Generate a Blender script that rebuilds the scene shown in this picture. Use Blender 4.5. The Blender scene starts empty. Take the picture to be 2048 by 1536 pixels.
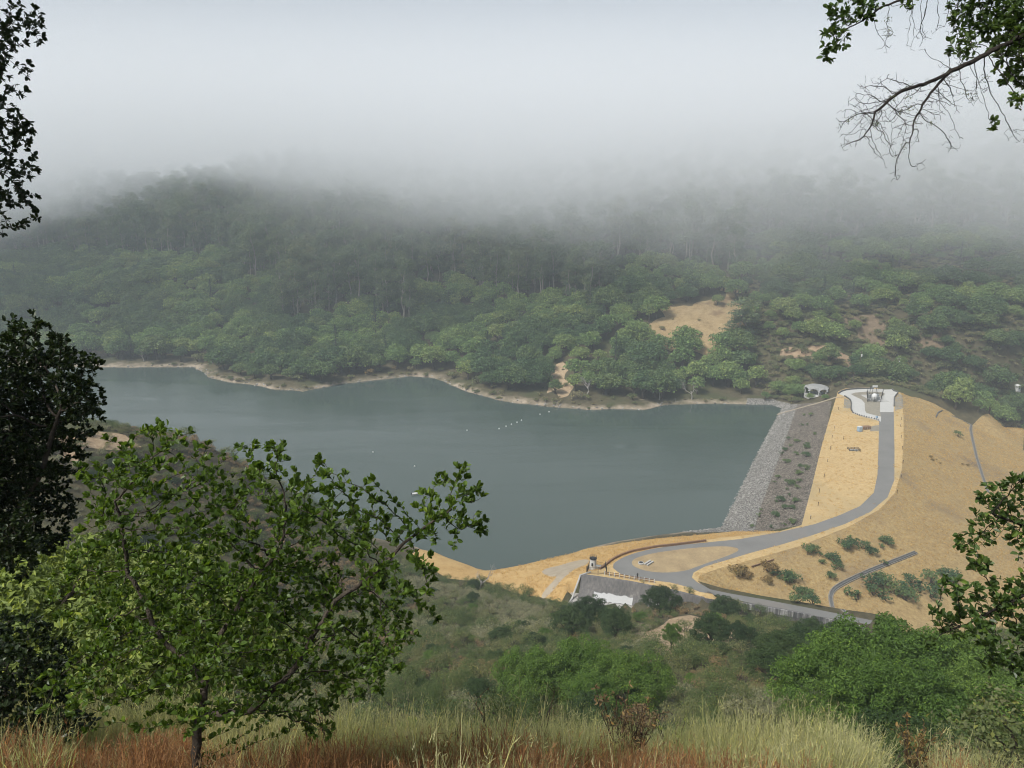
import bpy, math, random
import numpy as np
from mathutils import Vector, Matrix
from mathutils.geometry import delaunay_2d_cdt
scene = bpy.context.scene
COL = scene.collection
RNG = np.random.default_rng(7)
random.seed(7)
# ------------------------------------------------------------------ objects
def tag(o, label=None, cat=None, group=None, kind=None):
    if label: o['label'] = label
    if cat: o['category'] = cat
    if group: o['group'] = group
    if kind: o['kind'] = kind
    return o
def empty(name, loc=(0, 0, 0), rz=0.0):
    o = bpy.data.objects.new(name, None); COL.objects.link(o)
    o.location = loc; o.rotation_euler = (0, 0, rz); o.empty_display_size = 0.2
    return o
def np_mesh(name, V, F, mat_idx=None, smooth=False):
    """V (n,3); F list of arrays (m,k) of polygons with k corners."""
    me = bpy.data.meshes.new(name)
    V = np.asarray(V, np.float32); F = [np.asarray(f, np.int32) for f in (F if isinstance(F, list) else [F]) if len(f)]
    me.vertices.add(len(V)); me.vertices.foreach_set('co', V.ravel())
    loops = np.concatenate([f.ravel() for f in F]); tot = np.concatenate([np.full(len(f), f.shape[1], np.int32) for f in F])
    me.loops.add(len(loops)); me.loops.foreach_set('vertex_index', loops)
    me.polygons.add(len(tot)); start = np.concatenate([[0], np.cumsum(tot)[:-1]]).astype(np.int32)
    me.polygons.foreach_set('loop_start', start)
    if mat_idx is not None: me.polygons.foreach_set('material_index', np.asarray(mat_idx, np.int32))
    me.polygons.foreach_set('use_smooth', np.full(len(tot), smooth, bool))
    me.update(calc_edges=True); me.validate()
    return me
def link(name, me, mats, parent=None, loc=None):
    o = bpy.data.objects.new(name, me); COL.objects.link(o)
    for m in (mats if isinstance(mats, (list, tuple)) else [mats]):
        if m is not None and len(me.materials) < (len(mats) if isinstance(mats, (list, tuple)) else 1): me.materials.append(m)
    if parent: o.parent = parent
    if loc is not None: o.location = loc
    return o
class MB:
    """collects shapes of one part"""
    def __init__(s): s.v = []; s.f = []; s.n = 0
    def add(s, V, faces):
        V = [tuple(map(float, p)) for p in V]
        s.v += V; s.f += [tuple(i+s.n for i in f) for f in faces]; s.n += len(V); return s
    def box(s, c, size, rz=0.0, bev=0.0, top=1.0):
        x, y, z = [q/2 for q in size]; b = min(bev, x*.45, y*.45, z*.45)
        P = []
        if b <= 0:
            for sz, k in ((-z, 1), (z, top)):
                P += [(-x*k, -y*k, sz), (x*k, -y*k, sz), (x*k, y*k, sz), (-x*k, y*k, sz)]
            Fc = [(3, 2, 1, 0), (4, 5, 6, 7), (0, 1, 5, 4), (1, 2, 6, 5), (2, 3, 7, 6), (3, 0, 4, 7)]
        else:
            rings = []
            for sz, ins in ((-z, b), (-z+b, 0), (z-b, 0), (z, b)):
                k = top if sz > 0 else 1
                X, Y = x*k-ins, y*k-ins; c2 = b
                rings.append([(-X+c2, -Y, sz), (X-c2, -Y, sz), (X, -Y+c2, sz), (X, Y-c2, sz), (X-c2, Y, sz), (-X+c2, Y, sz), (-X, Y-c2, sz), (-X, -Y+c2, sz)])
            P = [p for r in rings for p in r]; Fc = [tuple(range(7, -1, -1)), tuple(range(24, 32))]
            for r in range(3):
                for i in range(8): Fc.append((r*8+i, r*8+(i+1) % 8, r*8+8+(i+1) % 8, r*8+8+i))
        ca, sa = math.cos(rz), math.sin(rz)
        return s.add([(c[0]+px*ca-py*sa, c[1]+px*sa+py*ca, c[2]+pz) for px, py, pz in P], Fc)
    def tube(s, pts, rad, n=8, cap=True):
        pts = [Vector(p) for p in pts]; rad = rad if isinstance(rad, (list, tuple)) else [rad]*len(pts)
        P = []; u = None
        for i, p in enumerate(pts):
            d = (pts[min(i+1, len(pts)-1)]-pts[max(i-1, 0)]).normalized()
            if u is None: u = d.orthogonal().normalized()
            u = (u-d*u.dot(d)).normalized() if (u-d*u.dot(d)).length > 1e-5 else d.orthogonal().normalized()
            w = d.cross(u)
            for k in range(n):
                a = 2*math.pi*k/n; P.append(p+(u*math.cos(a)+w*math.sin(a))*rad[i])
        Fc = []
        for i in range(len(pts)-1):
            for k in range(n): Fc.append((i*n+k, i*n+(k+1) % n, (i+1)*n+(k+1) % n, (i+1)*n+k))
        if cap: Fc += [tuple(range(n-1, -1, -1)), tuple(range((len(pts)-1)*n, len(pts)*n))]
        return s.add(P, Fc)
    def lathe(s, c, prof, n=16, sx=1, sy=1):
        P = [(c[0]+r*math.cos(2*math.pi*k/n)*sx, c[1]+r*math.sin(2*math.pi*k/n)*sy, c[2]+z) for r, z in prof for k in range(n)]
        Fc = [(i*n+k, i*n+(k+1) % n, (i+1)*n+(k+1) % n, (i+1)*n+k) for i in range(len(prof)-1) for k in range(n)]
        return s.add(P, Fc+[tuple(range(n-1, -1, -1)), tuple(range((len(prof)-1)*n, len(prof)*n))])
    def prism(s, poly, z0, z1):
        n = len(poly)
        return s.add([(x, y, z0) for x, y in poly]+[(x, y, z1) for x, y in poly],
                     [tuple(range(n-1, -1, -1)), tuple(range(n, 2*n))]+[(i, (i+1) % n, n+(i+1) % n, n+i) for i in range(n)])
    def build(s, name, mat, parent=None, smooth=False):
        me = bpy.data.meshes.new(name); me.from_pydata(s.v, [], s.f); me.update()
        if smooth: me.polygons.foreach_set('use_smooth', [True]*len(me.polygons))
        return link(name, me, mat, parent)
def copy_tree(o, parent=None):
    c = o.copy(); COL.objects.link(c); c.parent = parent
    for ch in list(o.children): copy_tree(ch, c)
    return c
# ------------------------------------------------------------------ materials
def new_mat(name):
    m = bpy.data.materials.new(name); m.use_nodes = True
    return m, m.node_tree, m.node_tree.nodes, m.node_tree.links
def nd(nt, typ, **kw):
    n = nt.nodes.new(typ)
    for k, v in kw.items():
        if k.startswith('i_'): n.inputs[k[2:].replace('_', ' ')].default_value = v
        else: setattr(n, k, v)
    return n
def ramp(nt, fac, stops):
    r = nt.nodes.new('ShaderNodeValToRGB'); e = r.color_ramp.elements
    while len(e) < len(stops): e.new(0.5)
    for q, (p, c) in zip(e, stops): q.position = p; q.color = (*c, 1)
    nt.links.new(fac, r.inputs[0]); return r.outputs[0]
def noise(nt, scale, detail=4, rough=0.55, vec=None, dist=0.0):
    n = nd(nt, 'ShaderNodeTexNoise'); n.inputs['Scale'].default_value = scale; n.inputs['Detail'].default_value = detail
    n.inputs['Roughness'].default_value = rough; n.inputs['Distortion'].default_value = dist
    if vec is not None: nt.links.new(vec, n.inputs['Vector'])
    return n.outputs['Fac']
def mixc(nt, fac, a, b, mode='MIX'):
    m = nd(nt, 'ShaderNodeMix', data_type='RGBA', blend_type=mode)
    for s, v in ((0, fac), (6, a), (7, b)):
        if hasattr(v, 'is_output'): nt.links.new(v, m.inputs[s])
        else: m.inputs[s].default_value = v if s == 0 else (*v, 1)
    return m.outputs[2]
def math_(nt, op, a, b=0.0, clamp=False):
    m = nd(nt, 'ShaderNodeMath', operation=op); m.use_clamp = clamp
    for s, v in ((0, a), (1, b)):
        if hasattr(v, 'is_output'): nt.links.new(v, m.inputs[s])
        else: m.inputs[s].default_value = v
    return m.outputs[0]
def maprange(nt, v, a, b, c=0.0, d=1.0):
    m = nd(nt, 'ShaderNodeMapRange'); m.clamp = True
    nt.links.new(v, m.inputs[0])
    for i, q in zip((1, 2, 3, 4), (a, b, c, d)): m.inputs[i].default_value = q
    return m.outputs[0]
def bump(nt, h, strength=0.5, dist=0.1):
    b = nd(nt, 'ShaderNodeBump'); b.inputs['Strength'].default_value = strength; b.inputs['Distance'].default_value = dist
    nt.links.new(h, b.inputs['Height']); return b.outputs[0]
def princ(nt): return nt.nodes['Principled BSDF']
def setcol(nt, c):
    p = princ(nt)
    if hasattr(c, 'is_output'): nt.links.new(c, p.inputs['Base Color'])
    else: p.inputs['Base Color'].default_value = (*c, 1)
def simple(name, c, rough=0.7, var=0.25, scale=3.0, metal=0.0, spec=0.3, bmp=0.0, coord='Object'):
    m, nt, N, L = new_mat(name); p = princ(nt)
    tc = nd(nt, 'ShaderNodeTexCoord').outputs[coord]
    n = noise(nt, scale, 5, 0.6, tc); n2 = noise(nt, scale*7, 3, 0.6, tc)
    f = math_(nt, 'ADD', math_(nt, 'MULTIPLY', n, 0.7), math_(nt, 'MULTIPLY', n2, 0.3))
    lo = tuple(q*(1-var) for q in c); hi = tuple(min(q*(1+var), 1) for q in c)
    setcol(nt, ramp(nt, f, [(0.3, lo), (0.7, hi)]))
    p.inputs['Roughness'].default_value = rough; p.inputs['Metallic'].default_value = metal; p.inputs['Specular IOR Level'].default_value = spec
    if bmp: L.new(bump(nt, n2, bmp, 0.05), p.inputs['Normal'])
    return m
def leaf_mat(name, cols, trans=0.35, rough=0.55, scale=0.8, tint=(1.25, 1.25, 0.6), island=True, spec=0.25):
    """leaves: colour varies from plant to plant, from clump to clump and from leaf to leaf"""
    m, nt, N, L = new_mat(name); p = princ(nt)
    oi = nd(nt, 'ShaderNodeObjectInfo'); geo = nd(nt, 'ShaderNodeNewGeometry'); tc = nd(nt, 'ShaderNodeTexCoord')
    n = noise(nt, scale, 2, 0.5, tc.outputs['Object'])
    f = math_(nt, 'ADD', math_(nt, 'MULTIPLY', oi.outputs['Random'], 0.62), math_(nt, 'MULTIPLY', maprange(nt, n, 0.3, 0.7), 0.38))
    c = ramp(nt, f, [(i/(len(cols)-1), q) for i, q in enumerate(cols)])
    if island:
        c = mixc(nt, 1.0, c, ramp(nt, geo.outputs['Random Per Island'], [(0, (.62, .62, .62)), (0.85, (1.12, 1.12, 1.0)), (1, (1.7, 1.5, 0.9))]), 'MULTIPLY')
    setcol(nt, c); p.inputs['Roughness'].default_value = rough; p.inputs['Specular IOR Level'].default_value = spec
    t = nd(nt, 'ShaderNodeBsdfTranslucent'); L.new(mixc(nt, 1.0, c, tint, 'MULTIPLY'), t.inputs[0])
    mx = nd(nt, 'ShaderNodeMixShader'); mx.inputs[0].default_value = trans
    L.new(p.outputs[0], mx.inputs[1]); L.new(t.outputs[0], mx.inputs[2]); L.new(mx.outputs[0], N['Material Output'].inputs[0])
    return m
# ------------------------------------------------------------------ camera, light
CAM = Vector((0, 0, 120.0)); PITCH = math.atan(388/1480)
cam = bpy.data.cameras.new('camera'); cam_o = bpy.data.objects.new('camera', cam); COL.objects.link(cam_o)
cam.sensor_width = 36.0; cam.lens = 36.0*1480/2048; cam.clip_start = 0.05; cam.clip_end = 6000
cam_o.location = CAM; cam_o.rotation_euler = (math.pi/2-PITCH, 0, 0); scene.camera = cam_o
SUN_EL, SUN_ROT = math.radians(54), math.radians(-128)
w = bpy.data.worlds.new('World'); scene.world = w; w.use_nodes = True
nt = w.node_tree; bg = nt.nodes['Background']
sky = nd(nt, 'ShaderNodeTexSky', sky_type='NISHITA'); sky.sun_disc = False
sky.sun_elevation = SUN_EL; sky.sun_rotation = SUN_ROT; sky.altitude = 100; sky.air_density = 1.0; sky.dust_density = 4.0; sky.ozone_density = 1.0
hs = nd(nt, 'ShaderNodeHueSaturation'); hs.inputs['Saturation'].default_value = 0.9
nt.links.new(sky.outputs[0], hs.inputs['Color']); tint = nd(nt, 'ShaderNodeMix', data_type='RGBA', blend_type='MULTIPLY'); tint.inputs[0].default_value = 1.0; tint.inputs[7].default_value = (.94, 1.0, 1.0, 1); nt.links.new(hs.outputs[0], tint.inputs[6]); nt.links.new(tint.outputs[2], bg.inputs[0]); bg.inputs[1].default_value = 0.05
sun = bpy.data.lights.new('sun', 'SUN'); sun.energy = 2.0; sun.angle = math.radians(10); sun.color = (1, .985, .96)
sun_o = bpy.data.objects.new('sun', sun); COL.objects.link(sun_o)
sun_o.rotation_euler = (math.pi/2-SUN_EL, 0, math.pi-SUN_ROT)
scene.view_settings.view_transform = 'Standard'; scene.view_settings.look = 'None'; scene.view_settings.exposure = 0.0; scene.view_settings.gamma = 1.0
cy = scene.cycles
cy.use_denoising = True; cy.filter_width = 1.05; cy.use_adaptive_sampling = True; cy.adaptive_threshold = 0.02
cy.max_bounces = 6; cy.diffuse_bounces = 3; cy.glossy_bounces = 2; cy.transmission_bounces = 3; cy.transparent_max_bounces = 8; cy.volume_bounces = 5
cy.caustics_reflective = False; cy.caustics_refractive = False
CZ = 11.0
CREST = [(182.3, 399.2), (151.3, 338.2), (132.2, 299.8), (112.3, 258.8), (97.4, 228.7), (88.6, 224.2), (77.7, 221.3), (67.4, 219.1), (57.0, 216.3), (46.7, 212.9), (38.2, 208.9), (32.1, 204.4), (28.0, 199.5), (23.0, 197.1), (20.3, 195.0), (34.3, 190.8), (44.7, 186.4), (52.4, 182.4), (57.2, 181.7), (55.1, 186.9), (53.5, 191.9), (55.0, 195.3), (62.0, 199.5), (72.5, 204.4), (91.2, 213.6), (113.4, 228.0), (130.0, 241.7), (142.7, 256.4), (156.8, 279.3), (176.5, 316.2), (196.1, 354.6), (216.2, 397.1), (204.8, 409.0), (189.0, 405.7)]
LAKE = [(-291.4, 503.2), (-254.4, 506.2), (-222.1, 506.2), (-198.8, 472.0), (-166.3, 454.0), (-130.2, 438.4), (-107.3, 460.3), (-86.9, 472.0), (-64.7, 478.8), (-50.1, 473.3), (-29.4, 446.6), (-7.1, 421.5), (21.8, 406.9), (49.5, 398.9), (74.8, 398.9), (90.7, 407.9), (123.5, 412.0), (150.3, 410.0), (158.8, 390.3), (90.5, 247.7), (71.9, 242.8), (56.2, 240.5), (39.5, 235.9), (26.8, 231.8), (12.8, 226.1), (1.0, 220.9), (-8.8, 217.3), (-15, 222), (-30, 232), (-55, 244), (-80, 252), (-130, 262), (-200, 275), (-330, 320), (-520, 380), (-560, 470), (-420, 505)]
WALLTOP = [(20.32, 195.04, 11.0), (34.26, 190.77, 11.0), (44.68, 186.4, 11.0), (52.51, 182.78, 10.8), (61.84, 181.47, 10.2), (73.95, 179.99, 8.8), (84.62, 178.3, 7.4), (91.36, 176.99, 6.4), (95.09, 176.19, 6.0)]
CHAN = [(17.32, 193.94), (34.26, 190.67), (44.68, 186.3), (52.51, 182.68), (61.84, 181.37), (73.95, 179.89), (84.62, 178.2), (91.36, 176.89), (95.09, 176.09), (102, 171), (90, 173), (70, 179), (50, 183), (30, 185), (14, 186)]
ACC = [(53.6, 189.7), (58.1, 185.1), (69.9, 182.4), (82.0, 181.0), (91.1, 179.6), (100.4, 178.7)]
CTL = [(0, -30, 122), (0, 0, 118.3), (0, 4, 116.4), (0, 8, 113.2), (0, 12, 109.2), (0, 16, 105), (0, 30, 93), (0, 60, 72), (0, 100, 50), (0, 140, 30), (-40, -30, 124), (-40, 0, 120.3), (-40, 4, 118.4), (-40, 8, 115.2), (-40, 12, 111.2), (-40, 16, 107), (-40, 30, 95), (-40, 60, 74), (-40, 100, 52), (-40, 140, 32), (50, -30, 122), (50, 0, 118.3), (50, 4, 116.4), (50, 8, 113.2), (50, 12, 109.2), (50, 16, 105), (50, 30, 93), (50, 60, 72), (50, 100, 50), (50, 140, 30), (-110, -30, 128), (-110, 0, 124.3), (-110, 16, 111), (-110, 30, 99), (-110, 60, 78), (-110, 100, 56), (-110, 140, 36), (120, -30, 120), (120, 0, 116.3), (120, 16, 103), (120, 30, 91), (120, 60, 70), (120, 100, 48), (120, 140, 28), (0, 170, 17), (0, 186, 9), (20, 178, 10), (50, 176, 6), (90, 172, 0), (95, 150, 14), (120, 165, -6), (150, 150, 0), (190, 170, -14), (180, 220, -24), (230, 260, -26), (260, 330, -24), (300, 300, -22), (240, 150, 10), (320, 200, 0), (360, 330, -5), (200, 60, 60), (220, 100, 40), (42, 150, 28), (38, 140, 31), (52, 146, 24), (44, 160, 18), (30, 160, 17), (-128.6, 200.0, 52.9), (-105.7, 205.0, 50.1), (-85.5, 208.0, 44.4), (-73.4, 210.0, 35.6), (-42.8, 212.0, 17.3), (-9.9, 206.0, 2.5), (11.3, 197.0, 2.6), (4.0, 205.0, 2.2), (-170, 190, 62), (-230, 170, 75), (-300, 120, 90), (-128, 240, 22), (-100, 245, 15), (-160, 240, 30), (-230, 240, 40), (-75, 150, 38), (-60, 120, 46), (-110, 150, 52), (-45, 170, 26), (-20, 190, 13), (-395.8, 560.0, 0.4), (-357.1, 560.0, 0.4), (-291.1, 545.0, 3.6), (-423.2, 640.0, 25.4), (-313.8, 640.0, 32.0), (-379.1, 640.0, 29.8), (-521.8, 800.0, 44.9), (-432.3, 900.0, 68.0), (-524.4, 1100.0, 88.5), (-658.4, 1000.0, 68.7), (-282.1, 950.0, 117.0), (-201.8, 950.0, 107.9), (-77.5, 950.0, 95.8), (-333.5, 880.0, 86.3), (-214.9, 760.0, 61.2), (-184.1, 640.0, 27.6), (-155.1, 530.0, 6.8), (-210.0, 530.0, 6.8), (-253.1, 650.0, 26.2), (-315.2, 780.0, 49.3), (-64.9, 540.0, 4.6), (-75.5, 640.0, 27.6), (-85.9, 740.0, 62.7), (-98.6, 860.0, 92.6), (8.8, 490.0, 15.3), (10.6, 600.0, 33.4), (12.5, 720.0, 64.3), (14.4, 840.0, 98.6), (57.1, 470.0, 19.6), (66.9, 560.0, 39.2), (79.8, 680.0, 67.4), (92.6, 800.0, 99.6), (70.7, 450.0, 11.1), (112.0, 470.0, 22.9), (116.0, 490.0, 32.4), (121.1, 515.0, 42.1), (164.3, 545.0, 48.7), (160.5, 640.0, 70.5), (188.0, 760.0, 100.7), (187.3, 430.0, 14.4), (194.4, 450.0, 23.9), (216.6, 510.0, 46.4), (250.5, 600.0, 73.6), (288.8, 700.0, 97.7), (269.1, 440.0, 5.6), (273.3, 452.0, 23.4), (297.1, 500.0, 47.8), (338.8, 580.0, 75.1), (381.0, 660.0, 99.0), (316.9, 440.0, -21.8), (317.8, 450.0, 11.1), (344.6, 500.0, 47.8), (393.0, 580.0, 75.1), (435.2, 650.0, 99.3), (246.5, 430.0, -2.7), (212.3, 425.0, 11.0), (159.7, 425.0, 1.8), (281.7, 430.0, -15.4), (420, 450, 10), (420, 520, 60), (520, 480, 60), (520, 620, 120), (700, 700, 160), (-600, 600, 30), (-700, 800, 80), (-600, 1000, 100), (-300, 1300, 140), (0, 1200, 140), (300, 1000, 150), (400, 800, 130), (700, 900, 190), (700, 500, 100), (-800, 500, 30), (-700, 200, 110), (-500, 150, 100), (700, 200, 20), (500, 100, 30), (0, -100, 126), (-300, -100, 126), (300, -100, 110), (600, -50, 80), (0, 1400, 150), (500, 1400, 180), (-700, 1400, 150), (230, 300, -22), (210, 330, -18), (250, 360, -16), (170, 250, -18), (200, 260, -24), (140, 212, -8), (240, 385, -8), (226, 402, 10), (243, 395, 0), (254, 387, -5), (285, 400, -14), (300, 412, -14), (265, 412, 4), (300, 440, 0), (270, 330, -24), (300, 350, -22), (330, 390, -14)]
AX = (139.9, 314.0)
AXN = (0.8952, -0.4457)
REG = {
 'riprap_upper': [(161.3, 401.4), (149.2, 375.1), (115.0, 302.2), (95.6, 262.2), (87.5, 244.0), (81.4, 228.1), (97.4, 228.7), (112.3, 258.8), (132.2, 299.8), (151.3, 338.2), (171.7, 381.9)],
 'riprap_lower': [(161.3, 401.4), (149.2, 375.1), (115.0, 302.2), (95.6, 262.2), (87.5, 244.0), (81.4, 228.1), (75, 236), (66, 240), (60, 249), (100, 330), (138, 417), (152, 415)],
 'crest_grass': [(182.3, 399.2), (151.3, 338.2), (132.2, 299.8), (112.3, 258.8), (97.4, 228.7), (88.6, 224.2), (77.7, 221.3), (67.4, 219.1), (57.0, 216.3), (46.7, 212.9), (38.2, 208.9), (32.1, 204.4), (28.0, 199.5), (23.0, 197.1), (20.3, 195.0), (34.3, 190.8), (44.7, 186.4), (52.4, 182.4), (57.2, 181.7), (55.1, 186.9), (53.5, 191.9), (55.0, 195.3), (62.0, 199.5), (72.5, 204.4), (91.2, 213.6), (113.4, 228.0), (130.0, 241.7), (142.7, 256.4), (156.8, 279.3), (176.5, 316.2), (196.1, 354.6), (216.2, 397.1), (204.8, 409.0), (189.0, 405.7)],
 'down_grass': [(216.2, 397.1), (225.4, 398.5), (237.0, 398.3), (244.3, 395.3), (250.0, 385.0), (317.3, 437.5), (274.5, 375.6), (330, 330), (280, 220), (180, 175), (116, 181.5), (103, 183), (91, 184.5), (82, 185.8), (70, 187.2), (60, 189), (53.5, 191.9), (55.0, 195.3), (62.0, 199.5), (72.5, 204.4), (91.2, 213.6), (113.4, 228.0), (130.0, 241.7), (142.7, 256.4), (156.8, 279.3), (176.5, 316.2), (196.1, 354.6)],
 'bank_grass': [(-34, 222), (-30, 236), (-14, 231), (-11.9, 222.0), (-2.0, 226.7), (9.5, 229.8), (23.0, 233.3), (34.4, 232.4), (49.6, 234.2), (63.2, 232.6), (76.5, 235.4), (88.6, 224.2), (77.7, 221.3), (67.4, 219.1), (57.0, 216.3), (46.7, 212.9), (38.2, 208.9), (32.1, 204.4), (28.0, 199.5), (23.0, 197.1), (20.3, 195.0), (17, 192.5), (13.5, 186.5), (10.9, 189.3), (5.3, 194.0), (-2.1, 200.9), (-9.2, 207.4), (-20, 206)],
 'road': [(186.5, 359.7), (158.8, 303.0), (144.5, 273.9), (134.8, 256.4), (124.1, 244.2), (113.7, 236.7), (102.2, 229.5), (88.3, 223.5), (73.6, 218.4), (60.0, 215.6), (50.0, 213.6), (41.6, 210.9), (34.8, 207.0), (30.7, 202.5), (30.1, 199.5), (31.7, 196.2), (36.4, 193.3), (45.4, 191.1), (49.5, 188.8), (52.7, 185.9), (59.2, 183.9), (69.6, 181.4), (74.2, 180.7), (83.8, 178.6), (90.8, 177.4), (96.7, 177.0), (98.5, 179.2), (91.5, 180.7), (82.6, 182.6), (70.8, 184.9), (61.3, 186.4), (56.0, 187.7), (53.2, 191.3), (52.3, 193.9), (53.5, 196.8), (57.8, 200.4), (66.6, 205.0), (73.9, 208.9), (85.1, 214.3), (97.1, 220.6), (112.3, 229.5), (125.3, 239.1), (137.6, 251.8), (148.6, 268.7), (165.8, 303.0), (193.8, 359.7)],
 'island': [(36.3, 203.8), (38.5, 206.3), (44.5, 209.2), (56.0, 212.2), (65.8, 213.6), (70.4, 212.9), (71.4, 210.9), (67.3, 207.6), (60.0, 203.2), (54.6, 199.8), (51.2, 197.7), (45.0, 196.5), (39.3, 197.7), (36.1, 200.7)],
 'concrete': [(179.4, 343.4), (178.7, 347.4), (176.1, 350.3), (173.6, 354.1), (172.6, 358.0), (173.8, 363.3), (179.6, 376.1), (181.8, 382.9), (181.7, 389.4), (180.5, 394.5), (184.8, 399.9), (189.8, 403.0), (196.5, 404.6), (205.0, 405.3), (210.6, 404.6), (214.9, 403.8), (214.8, 397.1), (207.4, 386.9), (200.1, 372.4), (193.8, 359.7), (186.8, 359.7), (193.8, 374.2), (199.4, 385.4), (206.0, 394.0), (206.7, 398.2), (198.8, 399.2), (191.1, 397.1), (187.1, 394.0), (187.2, 388.9), (188.0, 382.9), (186.5, 376.1), (180.4, 362.4), (179.1, 358.0), (181.6, 354.1), (183.6, 352.0)],
 'gravel_island': [(193.8, 374.2), (199.4, 385.4), (206.0, 394.0), (206.7, 398.2), (198.8, 399.2), (191.1, 397.1), (187.1, 394.0), (187.2, 388.9), (188.0, 382.9), (186.5, 376.1), (180.4, 362.4), (179.1, 358.0), (181.6, 354.1), (183.6, 352.0), (186.8, 359.7)],
 'gravel_left': [(180.1, 385.9), (181.1, 381.9), (179.2, 376.1), (174.7, 365.9), (171.4, 366.9)],
 'gravel_right': [(206.9, 384.9), (214.2, 395.0), (214.4, 390.9), (202.4, 366.9), (195.2, 361.5)],
 'gravel_spur': [(171.7, 336.7), (175.9, 338.2), (171.5, 329.1), (167.0, 328.4)],
 'dirt_pad': [(8.9, 213.2), (12.6, 215.9), (17.8, 216.5), (24.3, 215.7), (24.3, 209.3), (19.9, 206.9), (16.4, 199.1), (9.9, 189.7), (7.8, 191.9), (14.3, 200.6), (11.0, 202.9)],
 'clearing': [(82.3, 492.5), (94.6, 501.9), (104.8, 505.7), (108.5, 521.4), (123.6, 510.1), (135.1, 515.1), (147.7, 523.6), (158.5, 548.2), (167.9, 550.4), (157.5, 520.8), (163.4, 504.4), (155.9, 482.2), (153.2, 467.5), (144.6, 461.4), (119.8, 460.9), (95.2, 466.1), (87.9, 481.0)],
 'clearing_b': [(169.1, 457.0), (187.5, 456.7), (204.8, 452.4), (213.9, 447.1), (209.9, 432.3), (197.3, 433.2), (187.8, 440.0), (169.9, 449.6)],
 'clearing_c': [(220.0, 483.7), (244.1, 486.3), (248.3, 473.3), (238.1, 463.3), (225.1, 462.8), (224.8, 474.6)],
 'clearing_d': [(257.7, 458.4), (270.5, 460.5), (272.6, 454.2), (263.2, 449.2), (251.0, 452.4)],
 'bluff': [(25.2, 453.1), (28.1, 461.2), (32.1, 464.0), (35.2, 452.8), (32.7, 442.9), (37.1, 434.9), (33.5, 419.3), (28.0, 415.0), (26.4, 429.3), (21.2, 425.2), (25.2, 440.0)],
 'knoll_bare': [(21.7, 128.2), (28.2, 133.6), (33.6, 141.8), (39.3, 145.0), (43.1, 140.9), (42.2, 127.0), (38.5, 108.2), (35.6, 108.3), (34.0, 112.9), (32.6, 121.1), (28.2, 114.2), (22.7, 95.6), (23.4, 109.8)],
 'point_bare': [(-110.6, 170.9), (-109.9, 179.0), (-103.1, 185.1), (-97.8, 181.8), (-102.4, 169.6), (-102.5, 163.1), (-107.2, 164.7)],
}
LIN = {
 'drain_far': [(243.0, 390.4), (248.0, 391.3), (252.2, 387.2), (245.3, 376.8), (234.4, 357.1), (220.1, 330.3), (209.3, 308.4), (200.2, 289.5)],
 'drain_near': [(133.8, 222.9), (123.3, 216.0), (112.0, 209.2), (103.3, 203.6), (96.4, 198.8), (93.6, 196.1), (93.7, 194.0), (91.5, 183.7), (92.4, 181.3)],
 'riprap_path': [(136.6, 384.8), (147.9, 392.2), (156.6, 390.5), (165.4, 387.9), (173.7, 386.6), (181.3, 387.9)],
 'drain_top': [(223.8, 373.3), (230.9, 384.1), (238.2, 392.7)],
}
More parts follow.
